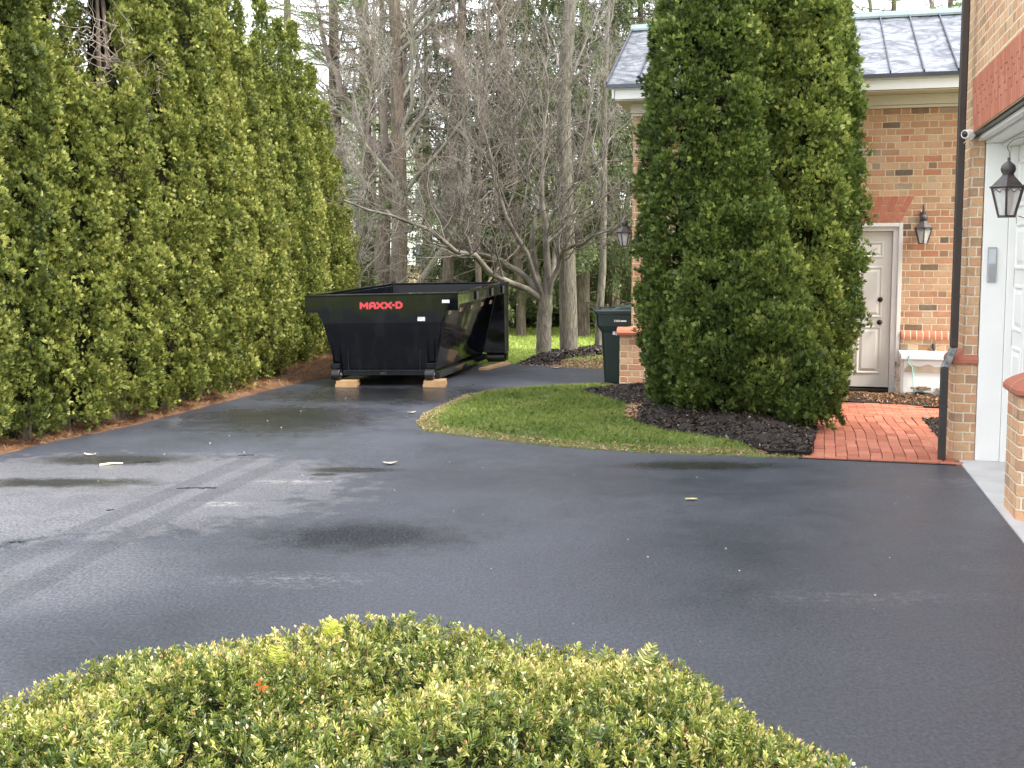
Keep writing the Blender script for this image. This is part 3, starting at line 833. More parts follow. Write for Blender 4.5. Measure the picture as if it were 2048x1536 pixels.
# ------------------------------------------------------------------ wall lanterns
def lantern(c, S_, T, label, arm):
    """c = centre of the lamp's bottom in building coordinates, S_ = height of the glass body with hood and finial"""
    t = thing('wall_lantern', B(*c), label, 'wall lamp', BA, 'wall lanterns')
    k = 6
    q = lambda r, z: [(c[0] + r * S_ * math.cos(2 * math.pi * i / k + T), c[1] + r * S_ * math.sin(2 * math.pi * i / k + T), c[2] + z * S_) for i in range(k)]
    # body frame
    bo, to = q(.135, .03), q(.255, .46)
    for i in range(k):
        pass
    m = MB(TB)
    for i in range(k): m.tube([bo[i], to[i]], .012 * S_ / .5 * .5 + .003, 5)
    m.lathe([(.15 * S_, 0), (.155 * S_, .012 * S_), (.14 * S_, .035 * S_), (.12 * S_, .035 * S_)], c, 6, ph=T)
    m.lathe([(.262 * S_, .455 * S_), (.30 * S_, .47 * S_), (.30 * S_, .482 * S_), (.26 * S_, .50 * S_)], c, 6, ph=T)
    for i in range(k):                                 # scallops under the hood
        a, b = np.array(to[i]), np.array(to[(i + 1) % k]); a2, b2 = np.array(bo[i]), np.array(bo[(i + 1) % k])
        for s0, s1 in ((0, .5), (.5, 1)):
            p0, p1 = a + (b - a) * s0, a + (b - a) * s1
            pm = (p0 + p1) / 2
            dn = (a2 + b2) / 2 - (a + b) / 2
            m.tube([p0 + dn * .16, pm + dn * .04, p1 + dn * .16], .006 * S_ + .001, 4)
    m.build('frame', LAMPM, t)
    m = MB(TB)
    m.add([tuple(np.array(p) * 1) for p in bo] + [tuple(p) for p in to], [(i, (i + 1) % k, k + (i + 1) % k, k + i) for i in range(k)])
    m.build('glass', GLASSF, t)
    m = MB(TB)
    m.lathe([(.27 * S_, .485 * S_), (.22 * S_, .54 * S_), (.16 * S_, .60 * S_), (.115 * S_, .645 * S_), (.10 * S_, .67 * S_)], c, 6, ph=T)
    m.build('hood', LAMPM, t)
    m = MB(TB)
    m.lathe([(.09 * S_, .67 * S_), (.085 * S_, .69 * S_), (.105 * S_, .72 * S_), (.115 * S_, .77 * S_), (.10 * S_, .82 * S_), (.06 * S_, .86 * S_), (.022 * S_, .885 * S_), (.02 * S_, .91 * S_), (.026 * S_, .93 * S_), (.008 * S_, .95 * S_)], c, 16)
    m.build('finial', LAMPM, t, smooth=True)
    m = MB(TB)
    m.lathe([(.055 * S_, .05 * S_), (.07 * S_, .15 * S_), (.10 * S_, .30 * S_), (.085 * S_, .40 * S_), (.05 * S_, .43 * S_)], c, 14)
    m.build('chimney', FROST, t, smooth=True)
    m = MB(TB)
    arm(m)
    m.build('bracket', LAMPM, t)
    return t
cN = onv = None
pN = P(2013, 435, 8.02)
uN, vN, zN = float(pN @ BW_), float(pN @ BD_), float(pN[2])
def armN(m):
    c = (uN, vN, zN)
    x = 1.62
    arc_ = [(uN + .0, vN, zN + .40)] + [(uN + .13 + .145 * math.cos(a), vN - .02, zN + .50 + .075 * math.sin(a)) for a in np.linspace(math.pi * 1.15, 0.15, 12)] + [(x, vN - .05, zN + .47)]
    m.tube(arc_, .0028, 5)
    m.tube([(uN + .10, vN, zN + .225), (uN + .14, vN, zN + .245), (x, vN - .03, zN + .26)], .006, 6)
    m.tube([(uN + .08, vN, zN + .01), (uN + .12, vN, zN - .005), (x, vN - .03, zN + .06)], .004, 6)
    m.box((x - .005, vN - .1, zN + .0), (x + .02, vN + .03, zN + .5))
lantern((uN, vN, zN), .455, .3, 'large black glass lantern at the right edge in front of the white garage door', armN)
def onV(px, py, v):
    d = ray(px, py); k = v / (d @ BD_); p = d * k
    return float(p @ BW_), float(p[2] + CAMH)
uA, zA = onV(1846, 488, VB - .15)
def armA(m):
    m.tube([(uA, VB, zA + .28), (uA, VB - .06, zA + .30), (uA, VB - .15, zA + .34)], .01, 6)
    m.tube([(uA, VB - .15, zA + .42), (uA, VB - .15, zA + .47), (uA, VB - .13, zA + .505), (uA, VB - .08, zA + .52), (uA, VB - .035, zA + .49), (uA, VB - .03, zA + .40), (uA, VB, zA + .36)], .007, 6)
    m.box((uA - .035, VB - .02, zA + .22), (uA + .035, VB + .005, zA + .42))
lantern((uA, VB - .15, zA), .44, .52, 'black lantern on tan brick wall right of the cream door', armA)
uC, zC = onV(1249, 493, 16.1)
def armC(m):
    m.tube([(UL, 16.1, zC + .26), (uC + .05, 16.1, zC + .29), (uC, 16.1, zC + .33)], .01, 6)
    m.box((UL - .02, 16.05, zC + .15), (UL + .005, 16.15, zC + .38))
lantern((uC, 16.1, zC), .44, .2, 'black lantern projecting from the left corner of the low garage above the green bin', armC)

# ------------------------------------------------------------------ security camera and keypad on the house
uQ, zQ = onV(1936, 268, 10.45)
sc = thing('security_camera', B(uQ, 10.45, zQ), 'white bullet security camera beside the dark downspout under the red arch', 'camera', BA)
ax = np.array([-.62, -.75, -.10]); ax /= np.linalg.norm(ax)
s1 = np.cross(ax, [0, 0, 1]); s1 /= np.linalg.norm(s1); s2 = np.cross(s1, ax)
c0 = np.array([uQ, 10.45, zQ])
def TC(p): q = c0 + s1 * p[0] + s2 * p[1] + ax * p[2]; return B(*q)
m = MB(TC); m.lathe([(.020, -.085), (.033, -.075), (.037, -.05), (.038, .045), (.034, .055), (.030, .050)], (0, 0, 0), 20); m.build('housing', WHITE, sc, smooth=True)
m = MB(TC); m.lathe([(.030, .040), (.029, .0505), (.012, .052), (.010, .056), (.002, .057)], (0, 0, 0), 20); m.build('lens', BLACKM, sc, smooth=True)
m = MB(TB)
m.tube([c0 - ax * .07, c0 - ax * .10 + np.array([.03, .03, .01]), (UW - .002, 10.56, zQ + .01)], .014, 8)
m.box((UW - .014, 10.52, zQ - .035), (UW - .001, 10.62, zQ + .05)); m.build('bracket', WHITE, sc)
m = MB(TB)
m.tube([c0 - ax * .05 + np.array([0, 0, -.03]), c0 + np.array([-.03, .02, -.075]), c0 + np.array([.0, .03, -.105]), c0 + np.array([.05, .06, -.095]), (UW - .008, 10.62, zQ - .055), (1.53, 10.64, zQ - .02), (1.60, 10.643, zQ + .03)], .0042, 6)
m.build('cable', CREAM, sc)
u0, z1 = onV(1976, 494, 10.60); u1, z0 = onV(1992, 565, 10.60)
kp = thing('door_keypad', B(u0, 10.6, z0), 'slim grey keypad on the white garage door frame', 'keypad', BA)
m = MB(TB); m.box((u0, 10.592, z0), (u1, 10.613, z1)); m.build('case', GREYP, kp, bevel=.008)
m = MB(TB); m.box((u0 + .01, 10.588, (z0 + z1) / 2 + .01), (u1 - .01, 10.5935, z1 - .02)); m.build('screen', simple('keypad_screen', (.5, .54, .56), .25, .1, 8, 0), kp)
m = MB(TB)
for i in range(4):
    for j in range(3):
        a = u0 + .012 + j * (u1 - u0 - .024) / 3; b = z0 + .02 + i * .034
        m.box((a, 10.587, b), (a + (u1 - u0 - .036) / 3, 10.5935, b + .022))
m.build('buttons', GREYP, kp)

# ------------------------------------------------------------------ broken window-well box below the band
bx = thing('broken_well_box', B(1.85, 15.2), 'white box with rotten front and mint cord on the ground right of the cream door', 'box', BA)
V0 = 15.05
u0, _z = onV(1800, 720, V0)
u1 = 2.6
m = MB(TB); m.prism([(V0, .60), (V0 - .03, .585), (V0 - .03, .54), (V0 - .005, .52), (VB - .04, .545), (VB - .04, .625)], 0, u0 + .01, u1); m.build('lid', WHITE, bx, bevel=.006)
m = MB(TB); m.box((u0 + .05, V0 + .02, .06), (u1, V0 + .05, .52)); m.box((u0 + .02, V0 + .05, .02), (u0 + .05, VB - .04, .52)); m.build('white_board', WHITE, bx)
m = MB(TB)
pts = [(u0 + .07, .415)] + [(u0 + .07 + i * .06, .455 + .02 * math.sin(i * 1.7)) for i in range(1, 16)] 
poly = [(u0 + .06, .37)] + [(u1 - .02, .37)] + pts[::-1]
m.prism(poly, 1, V0 + .004, V0 + .019); m.build('torn_board', simple('torn_board', (.50, .40, .28), .9, .3, 10, .4), bx)
m = MB(TB)
rr = random.Random(3)
for i in range(46):
    a = u0 + .04 + rr.random() * .95; zz = rr.random() ** 1.3 * .19
    s_ = rr.uniform(.03, .09)
    m.hexa([(a + dx * s_ * rr.uniform(.7, 1.2), V0 - .05 + rr.uniform(-.05, .06) + dy * .03, zz + dz) for dz in (0, rr.uniform(.012, .04)) for dx, dy in ((-1, -1), (1, -1), (1, 1), (-1, 1))])
m.build('rubble', simple('rotten_wood', (.20, .15, .10), .95, .6, 14, .6, col2=(.05, .038, .03)), bx)
m = MB(TB)
for i in range(7):
    z0 = .05 + i * .065
    m.hexa([(u0 - .03 + rr.uniform(-.01, .01) + dx * .025, V0 + .0 + dy * .03, z0 + dz) for dz in (0, .063) for dx, dy in ((-1, -1), (1, -1), (1, 1), (-1, 1))])
m.build('side_post', simple('rotten_post', (.34, .28, .22), .95, .6, 9, .6, col2=(.10, .08, .06)), bx)
m = MB(TB); m.box((u0 + .05, V0 - .05, .02), (u0 + .75, V0 + .0, .055)); m.build('bottom_rail', simple('grey_wood', (.38, .35, .31), .9, .5, 9, .4), bx)
m = MB(TB); m.tube([(u0 + .115, V0 - .035, .60), (u0 + .09, V0 - .035, .50), (u0 + .15, V0 - .01, .44), (u0 + .165, V0 - .01, .3), (u0 + .175, V0 - .06, .15), (u0 + .185, V0 - .07, .03)], .008, 6)
m.build('cord', simple('mint_cord', (.25, .55, .47), .5, .1, 9, 0), bx)
m = MB(TB); q = onV(1868, 694, VB - .1); m.tube([(q[0], VB + .01, q[1] + .02), (q[0], VB - .06, q[1] + .02), (q[0], VB - .08, q[1] - .02), (q[0], VB - .08, q[1] - .08)], .022, 10)
tag(m.build('wall_pipe', BLACKM, rot=BA), 'short black pipe bent down from the tan wall behind the downspout', 'pipe')

# ------------------------------------------------------------------ roll-off container
DT = [P(608, 590.5, 15.75), P(917, 584, 15.75), P(1018, 563, 19.85), P(776, 566, 19.9)]
DBm = [np.array([DT[0][0] + .03, 15.75, .10]), np.array([DT[1][0] + .03, 15.75, .10]), np.array([DT[2][0] + .02, 19.85, .055]), np.array([DT[3][0] + .02, 19.9, .055])]
DL, DW, DH = 4.1, 1.1, 1.3
def TD(p):
    s, t, h = (p[0] / DW + 1) / 2, p[1] / DL, p[2] / DH
    f = lambda q: (q[0] * (1 - s) + q[1] * s) * (1 - t) + (q[3] * (1 - s) + q[2] * s) * t
    return f(DBm) * (1 - h) + f(DT) * h
dmp = thing('dumpster', (DBm[0] + DBm[1] + DBm[2] + DBm[3]) / 4 * np.array([1, 1, 0]), 'black open roll-off dumpster with red lettering parked on the driveway', 'dumpster')
def tub(sec, y0, y1, t=.0):
    pass
m = MB(TD)
# tub as shell: outer and inner skins, open on top
zt, zk, zb = 1.27, .86, .10
o = [(-1.09, 0, zt), (1.09, 0, zt), (1.09, 0, 1.03), (.92, 0, 1.03), (.845, .0, zk), (.70, .10, zb), (-.70, .10, zb), (-.845, .0, zk), (-.92, 0, 1.03), (-1.09, 0, 1.03)]
vs = o + [(x, y + .045, z) for x, y, z in o]
fs = [(0, 9, 8, 3, 2, 1), (8, 7, 4, 3), (7, 6, 5, 4)]
fs += [tuple(i + 10 for i in f[::-1]) for f in fs] + [(i, (i + 1) % 10, (i + 1) % 10 + 10, i + 10) for i in range(10)]
m.add(vs, fs)
m.build('front_panel', DPAINT, dmp)
for s in (-1, 1):
    m = MB(TD)
    # sloped side wall
    a = [(s * .93, .047, 1.12), (s * .70, .14, zb), (s * .70, DL - .5, zb), (s * .93, DL - .4, 1.12)]
    b = [(s * .905, .047, 1.12), (s * .675, .14, zb), (s * .675, DL - .5, zb), (s * .905, DL - .4, 1.12)]
    m.add(a + b, [(0, 1, 2, 3), (7, 6, 5, 4), (0, 4, 5, 1), (1, 5, 6, 2), (2, 6, 7, 3), (3, 7, 4, 0)])
    sw = m.build('side_wall', DPAINT, dmp)
    m = MB(TD); m.box((min(s * 1.09, s * 1.0), .05, 1.11), (max(s * 1.09, s * 1.0), DL - .02, 1.268))
    m.add([(s * 1.0, .05, 1.268), (s * 1.0, .05, 1.13), (s * .905, .05, 1.121), (s * .9, .05, 1.268), (s * 1.0, DL - .4, 1.268), (s * 1.0, DL - .4, 1.13), (s * .905, DL - .4, 1.121), (s * .9, DL - .4, 1.268)],
          [(0, 1, 2, 3), (7, 6, 5, 4), (0, 4, 5, 1), (1, 5, 6, 2), (2, 6, 7, 3), (3, 7, 4, 0)])
    m.build('top_channel', DPAINT, dmp, bevel=.008)
    m = MB(TD); m.box((min(s * .76, s * .67), .14, .0), (max(s * .76, s * .67), DL - .45, .098)); m.build('bottom_rail', DPAINT, dmp, bevel=.006)
    m = MB(TD)                                   # full-width rear bulkhead wings
    wy0, wy1 = DL - .395, DL
    q = [(s * .70, zb), (s * 1.08, zb), (s * 1.08, 1.108), (s * .935, 1.108)]
    if s < 0: q = q[::-1]
    m.prism(q, 1, wy0, wy1)
    m.build('rear_wing', DPAINT, dmp, bevel=.006)
    m = MB(TD); m.box((min(s * .75, s * .61), -.035, .17), (max(s * .75, s * .61), .04, .25)); m.box((min(s * .74, s * .72), .03, .25), (max(s * .74, s * .72), .07, .62)); m.box((min(s * .64, s * .62), .03, .25), (max(s * .64, s * .62), .07, .62))
    m.build('roller_bracket', DPAINT, dmp, bevel=.012)
    m = MB(lambda p, s=s: TD((p[2] + s * .665, p[1] - .045, p[0] + .085)))
    m.lathe([(.035, -.062), (.078, -.058), (.082, -.05), (.082, .05), (.078, .058), (.035, .062)], (0, 0, 0), 24)
    ro = m.build('roller', BLACKM, dmp, smooth=False)
    m = MB(lambda p, s=s: TD((p[2] + s * .665, p[1] - .045, p[0] + .085))); m.lathe([(.022, -.075), (.022, .075)], (0, 0, 0), 10); m.build('axle', GALV, ro)
    m = MB(lambda p, s=s: TD((p[2] + s * .90, p[1] + DL - .25, p[0] + .02)))
    m.lathe([(.06, -.155), (.085, -.15), (.085, .15), (.06, .155)], (0, 0, 0), 24)
    m.build('rear_roller', BLACKM, dmp, smooth=False)
    for x in (.735, 1.07):
        m = MB(TD); m.box((min(s * x, s * (x + .02)), DL - .33, -.03), (max(s * x, s * (x + .02)), DL - .12, .098)); m.build('rear_bracket', DPAINT, dmp, bevel=.004)
m = MB(TD); m.box((-.99, DL - .05, .10), (.99, DL - .005, 1.27)); m.build('rear_door', DINNER, dmp)
m = MB(TD); m.box((-.68, .14, .10), (.68, DL - .06, .14)); m.build('floor', DINNER, dmp)
m = MB(TD)                                          # rim tubes
m.box((-1.10, -.012, 1.269), (1.10, .06, 1.30)); m.box((-1.10, .061, 1.269), (-.99, DL - .06, 1.30)); m.box((.99, .061, 1.269), (1.10, DL - .06, 1.30)); m.box((-1.10, DL - .059, 1.271), (1.10, DL + .01, 1.30))
m.build('rim', DPAINT, dmp, bevel=.008)
for x in (-1.0, .0, .98):
    m = MB(TD); m.box((x - .04, DL - .04, 1.302), (x + .04, DL + .02, 1.325)); m.build('lug', DINNER, dmp)
for y in (1.2, 2.4, 3.4):
    m = MB(TD); m.box((1.101, y, 1.13), (1.112, y + .16, 1.25)); m.build('stake_pocket', DINNER, dmp)
for x in (-.53, .50):
    m = MB(TD); m.box((x, .055, .12), (x + .018, .095, .60)); m.build('front_rib', DPAINT, dmp)
m = MB(TD); m.box((-.60, .03, .06), (.60, .098, .145)); cb = m.build('front_sill', DPAINT, dmp, bevel=.006)
m = MB(TD); m.box((-.05, -.02, .075), (.05, .029, .115)); m.tube([(-.035, -.02, .11), (-.03, -.06, .10), (.03, -.06, .10), (.035, -.02, .11)], .009, 6); m.build('hook', BLACKM, cb)
# lettering: strokes surveyed from the photo, laid on the front plate
def stroke_poly(p, q, r, n=7):
    p, q = np.array(p, float), np.array(q, float)
    a = math.atan2(*(q - p)[::-1])
    return [tuple(q + r * np.array([math.cos(a + t), math.sin(a + t)])) for t in np.linspace(-math.pi / 2, math.pi / 2, n)] + \
           [tuple(p + r * np.array([math.cos(a + t), math.sin(a + t)])) for t in np.linspace(math.pi / 2, 3 * math.pi / 2, n)]
LET = [[(215, 400), (215, 215), (335, 335), (450, 215), (455, 400)], [(555, 400), (555, 265), (605, 208), (695, 208), (745, 265), (745, 400)], [(565, 325), (735, 325)],
       [(825, 205), (1040, 395)], [(1040, 205), (825, 395)], [(1125, 200), (1345, 390)], [(1340, 195), (1125, 390)], [(1405, 285), (1455, 285)],
       [(1545, 185), (1665, 185), (1735, 250), (1735, 320), (1665, 380), (1545, 380), (1545, 185)]]
pk = 110 / 2048
def front(px, py, off): p = P(px, py, 15.75); p[1] -= off; return p
for nm, rad, off, mt_ in (('lettering_outline', 56, .002, DRED), ('lettering', 31, .0045, REDD)):
    m = MB()
    j = 0
    for L_ in LET:
        for a, b in zip(L_[:-1], L_[1:]):
            pl_ = stroke_poly(a, b, rad)
            n = len(pl_)
            o_ = off + j * .00012
            m.add([front(710 + x * pk, 595 + y * pk, o_) for x, y in pl_] + [front(710 + x * pk, 595 + y * pk, -.001) for x, y in pl_],
                  [tuple(range(n)), tuple(range(n, 2 * n))[::-1]] + [(i, n + i, n + (i + 1) % n, (i + 1) % n) for i in range(n)])
            j += 1
    m.build(nm, mt_, dmp)
STICK, nt = new_mat('sticker')
_c = coords(nt)
_wv = nd(nt, 'ShaderNodeTexWave', {'Vector': _c, 'Scale': 22., 'Distortion': 1.}, out=1, bands_direction='Z')
out(nt, princ(nt, color=mixc(nt, mth(nt, 'MULTIPLY', ramp(nt, _wv, [(.55, 0), (.7, 1)]), ramp(nt, noise(nt, _c, 40, 2), [(.4, 0), (.55, .6)])), (.75, .75, .74), (.25, .25, .27)), rough=.5))
for (x0, y0, x1, y1) in ((884, 599.5, 899, 606), (835, 634, 850, 642)):
    q = [front(a, b, .003) for a, b in ((x0, y1), (x1, y1), (x1, y0), (x0, y0))]
    q2 = [front(a, b, -.001) for a, b in ((x0, y1), (x1, y1), (x1, y0), (x0, y0))]
    m = MB(); m.hexa([q[0], q[1], q2[1], q2[0], q[3], q[2], q2[2], q2[3]]); m.build('sticker', STICK, dmp)
m = MB(); m.tube([front(834, 613, .012), front(836, 625, .012), front(836, 634, .012)], .006, 5); m.build('latch_rod', BLACKM, dmp)
# reflectors along the side wall
RW = [simple('reflector_white', (.75, .73, .70), .35, .1, 30, 0), simple('reflector_red', (.5, .05, .04), .35, .1, 30, 0)]
for i, y in enumerate((.22, .95, 1.75, 2.55, 3.3)):
    z0 = .955
    for j in range(2):
        m = MB(TD)
        ya, yb = y + j * .11, y + j * .11 + .10
        x = lambda z: .70 + (z - zb) * (.23 / 1.02) + .004
        q = [(x(z0), ya, z0), (x(z0), yb, z0), (x(z0 + .06), yb, z0 + .06), (x(z0 + .06), ya, z0 + .06)]
        m.add(q + [(p[0] - .006, p[1], p[2]) for p in q], [(0, 1, 2, 3), (7, 6, 5, 4), (0, 4, 5, 1), (1, 5, 6, 2), (2, 6, 7, 3), (3, 7, 4, 0)])
        m.build('reflector', RW[j], dmp)

# blocks and board under the container
for px0, px1, lb in ((675, 718, 'left'), (848, 893, 'right')):
    a, b = G(px0, 772), G(px1, 772)
    m = MB(); m.box((a[0], 15.60, .002), (b[0], 15.98, .05)); m.box((a[0] + .01, 15.615, .0505), (b[0] - .006, 15.97, .094))
    tag(m.build('wood_block', PINEW, bevel=.003), 'stacked pine blocks under the %s front roller of the black dumpster' % lb, 'wood block', 'wood blocks under the dumpster rollers')
a, b = G(957, 741), G(1010, 729)
m = MB(); d = (b - a) / np.linalg.norm(b - a); nn = np.array([-d[1], d[0], 0])
q = [a - nn * 0, b, b - nn * -.0 + np.array([.0, .3, 0]), a + np.array([0, .3, 0])]
m.hexa([a + np.array([0, 0, .002]), a + np.array([.14, 0, .002]), b + np.array([.1, 0, .002]), b + np.array([-.04, .1, .002]),
        a + np.array([0, 0, .042]), a + np.array([.14, 0, .042]), b + np.array([.1, 0, .042]), b + np.array([-.04, .1, .042])])
tag(m.build('wood_board', PINEW, bevel=.003), 'flat pine board under the rear roller of the black dumpster', 'board')

# ------------------------------------------------------------------ green wheeled bin
cb_ = np.array([1.60, 16.25, 0])
can = thing('trash_bin', cb_, 'dark green wheeled trash bin beside the brick corner of the low garage', 'trash bin', R(-4))
TCn = lambda p: cb_ + rz(R(-4)) @ np.array(p)
def rrect(x0, x1, y0, y1, r, z, n=4):
    o = []
    for cx_, cy_, a0 in ((x1 - r, y1 - r, 0), (x0 + r, y1 - r, 90), (x0 + r, y0 + r, 180), (x1 - r, y0 + r, 270)):
        for i in range(n + 1):
            a = R(a0 + 90 * i / n)
            o.append((cx_ + r * math.cos(a), cy_ + r * math.sin(a), z))
    return o
def loft(m, rings):
    n = len(rings[0])
    m.add(sum(rings, []), [(j * n + i, j * n + (i + 1) % n, (j + 1) * n + (i + 1) % n, (j + 1) * n + i) for j in range(len(rings) - 1) for i in range(n)] + [tuple(range(n))[::-1], tuple(range((len(rings) - 1) * n, len(rings) * n))])
m = MB(TCn)
loft(m, [rrect(-.215, .24, -.22, .25, .05, .0), rrect(-.225, .25, -.23, .26, .05, .03), rrect(-.275, .31, -.28, .32, .05, .76), rrect(-.30, .32, -.29, .33, .05, .80), rrect(-.345, .335, -.30, .34, .05, .86), rrect(-.355, .345, -.305, .345, .05, 1.03), rrect(-.375, .36, -.325, .36, .05, 1.035), rrect(-.375, .36, -.325, .36, .05, 1.06)])
m.build('body', CANG, can)
m = MB(TCn)
loft(m, [rrect(-.395, .37, -.335, .37, .05, 1.062), rrect(-.395, .37, -.335, .37, .05, 1.082), rrect(-.36, .35, -.31, .34, .06, 1.095)])
loft(m, [rrect(-.17, .34, -.29, .32, .07, 1.096), rrect(-.06, .32, -.25, .29, .08, 1.135), rrect(-.0, .28, -.20, .24, .08, 1.15)])
m.build('lid', LIDG, can)
m = MB(TCn); m.tube([(-.30, -.20, 1.08), (-.30, -.20, 1.125), (-.30, .22, 1.125), (-.30, .22, 1.08)], .014, 8); m.tube([(-.30, -.2, 1.125), (-.06, -.2, 1.13)], .008, 6)
m.build('handle', CANG, can)
for s in (-1, 1):
    m = MB(lambda p, s=s: TCn((p[0] + .22, s * .27 + p[2], p[1] + .13)))
    m.lathe([(.05, -.025), (.12, -.022), (.13, 0), (.12, .022), (.05, .025)], (0, 0, 0), 20); m.build('wheel', BLACKM, can)
def canp(px, py):
    z = 1.05 - (py - 621) * (16.0 / 2200)
    x = (px - 1196) * (15.95 / 2200) - .362
    yy = -.305 - .003 if py < 640 else -.283
    return TCn((x, yy, z))
m = MB()
def mark(px0, px1, py0, py1, out_=.003):
    q = [canp(px0, py1), canp(px1, py1), canp(px1, py0), canp(px0, py0)]
    o = np.array([0, -out_, 0])
    m.hexa([q[0] + o, q[1] + o, q[1], q[0], q[3] + o, q[2] + o, q[2], q[3]])
for a, b, c_, d_ in ((1233, 1235.2, 634.5, 638.8), (1236.5, 1238.5, 634.8, 638.8), (1239, 1241, 634.8, 638.8), (1241.6, 1244, 634.8, 638.8), (1245.3, 1257, 635.6, 638.6)): mark(a, b, c_, d_)
m.build('label_plate', WDECAL, can)
m = MB()
def sx_(pts, r=.011): m.tube([canp(a, b) + np.array([0, -.006, 0]) for a, b in pts], r, 5)
sx_([(1231.5, 664.5), (1231.5, 659), (1234.5, 658.6), (1235.3, 660.5), (1232, 662), (1235.5, 664.6)]); sx_([(1236.5, 661), (1238, 664), (1240, 661), (1237.2, 666)], .008); sx_([(1241.5, 661), (1241.5, 664.3), (1243.5, 664.3), (1243.5, 661)], .009); sx_([(1246, 658.5), (1245, 664.4)], .009); sx_([(1248.5, 658.2), (1247.8, 664)], .009)
m.build('decal', WDECAL, can)
# ------------------------------------------------------------------ foliage builders
def norm(a): return a / (np.linalg.norm(a, axis=-1, keepdims=True) + 1e-9)
def fans(pos, d, L, k, spread, wid, rg, curl=0.):
    """flat fans of k pointed leaflets at pos, growing along d. returns V, F, count per fan"""
    n = len(pos)
    r = norm(rg.normal(size=(n, 3)))
    s = norm(np.cross(d, r))                       # in-plane side direction
    nn = norm(np.cross(s, d))
    Vs = []
    ang = np.linspace(-spread, spread, k)
    for a in ang:
        a = a + rg.normal(0, .12, n)
        dd = norm(d * np.cos(a)[:, None] + s * np.sin(a)[:, None] + nn * rg.normal(0, .12 + curl, n)[:, None])
        ss = norm(np.cross(nn, dd))
        l = (L * (1 - .3 * abs(a) / max(spread, .01)) * rg.uniform(.8, 1.15, n))[:, None]
        p0 = pos + dd * l * .05
        m_ = pos + dd * l * .55
        Vs.append(np.stack([p0, m_ + ss * l * wid, pos + dd * l, m_ - ss * l * wid], 1))
    V = np.stack(Vs, 1).reshape(-1, 3)
    Fc = np.arange(len(V)).reshape(-1, 4)
    return V, Fc, 4 * k
def fade(V, Fc): return V, Fc
def arbor(name, H, Rr, seed, ncl, per, spr, K=9, low=.72, tip=2.0, holes=(), crad=.09, bright=0., rho=.42, topk=(.6, .95), lump=.22):
    """crown arrays of an arborvitae at the origin: a bundle of upright pointed leaders, each clothed in clumps of flat sprays"""
    rg = np.random.default_rng(seed)
    ph = rg.uniform(0, 6.28, K + 1)
    la = np.concatenate([[0], np.arange(K) * 2 * np.pi / K + rg.normal(0, .18, K)])
    lz = np.concatenate([[H], H * rg.uniform(*topk, K)])
    lr = Rr * rho * np.concatenate([[1.25], rg.uniform(.85, 1.15, K)])
    ld = Rr * (1 - rho) * np.concatenate([[0], rg.uniform(.85, 1.08, K)])
    def prof(t):
        t = np.clip(t, 0, 1)
        return np.minimum(1, low + (1 - low) * t / .12) * np.maximum(np.where(t > .25, 1 - np.abs((t - .25) / .75) ** tip, 1.), .02)
    def cen(k, z):
        f = prof(z / H)
        return ld[k] * f * np.cos(la[k] + .05 * z), ld[k] * f * np.sin(la[k] + .05 * z)
    def rad_(k, z):
        q = np.clip(z / lz[k], 0, 1)
        return lr[k] * (.55 + .45 * prof(z / H)) * np.minimum(1, .8 + q) * np.clip((1 - q) / .42, 0, 1) ** .62
    wts = lz * lr
    k = rg.choice(K + 1, ncl * 3, p=wts / wts.sum())
    z = .10 + rg.uniform(0, 1, len(k)) * (lz[k] - .12)
    keep = rg.uniform(0, 1, len(k)) < (.35 + rad_(k, z) / lr[k])
    k, z = k[keep], z[keep]
    phi = rg.uniform(0, 2 * np.pi, len(k))
    cx_, cy_ = cen(k, z)
    rr_ = rad_(k, z) * (1 + lump * np.sin(z * 2 * np.pi / .62 + ph[k] + 1.3 * np.sin(phi + ph[k])) + lump * .5 * np.sin(z * 2 * np.pi / .27 + 2 * phi + ph[k])) + rg.uniform(-.07, .02, len(k))
    rr_ = np.maximum(rr_, .01)
    c = np.stack([cx_ + rr_ * np.cos(phi), cy_ + rr_ * np.sin(phi), z], 1)
    ok = np.ones(len(c), bool)
    for j in range(K + 1):
        jx, jy = cen(np.full(len(c), j), z)
        ok &= (k == j) | (z > lz[j]) | (np.hypot(c[:, 0] - jx, c[:, 1] - jy) > .78 * rad_(np.full(len(c), j), z))
    for h in holes:
        ok &= np.linalg.norm((c - np.array(h[:3])) / np.array([1, 1, h[4]]), axis=1) > h[3]
    c, phi, k = c[ok][:ncl], phi[ok][:ncl], k[ok][:ncl]
    n = len(c)
    nrm = norm(np.stack([np.cos(phi), np.sin(phi), np.full(n, .25)], 1))
    cr = crad * rg.uniform(.6, 1.4, n)
    ltone = rg.normal(0, .08, K + 1)
    ctone = rg.normal(.45 + bright, .14, n) + ltone[k]
    ci = np.repeat(np.arange(n), per)
    d = norm(norm(rg.normal(size=(len(ci), 3))) * .9 + nrm[ci] * .75 + np.array([0, 0, .35]))
    rad = cr[ci] * rg.uniform(.2, 1, len(ci)) ** .6
    pos = c[ci] + d * rad[:, None] * np.array([1, 1, 1.3])
    dd = norm(d + np.array([0, 0, .6]) + rg.normal(0, .3, d.shape))
    L = spr * rg.uniform(.6, 1.3, len(ci))
    V, Fc, kk = fans(pos, dd, L, 5, .75, .14, rg)
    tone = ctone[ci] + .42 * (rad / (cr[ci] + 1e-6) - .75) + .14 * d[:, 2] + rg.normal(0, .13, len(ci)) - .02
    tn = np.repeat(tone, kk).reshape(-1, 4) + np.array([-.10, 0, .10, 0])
    # inner mass of dead twigs: dark hull painting in the crown's inner shade
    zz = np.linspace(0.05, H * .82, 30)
    iv, k2 = [], 20
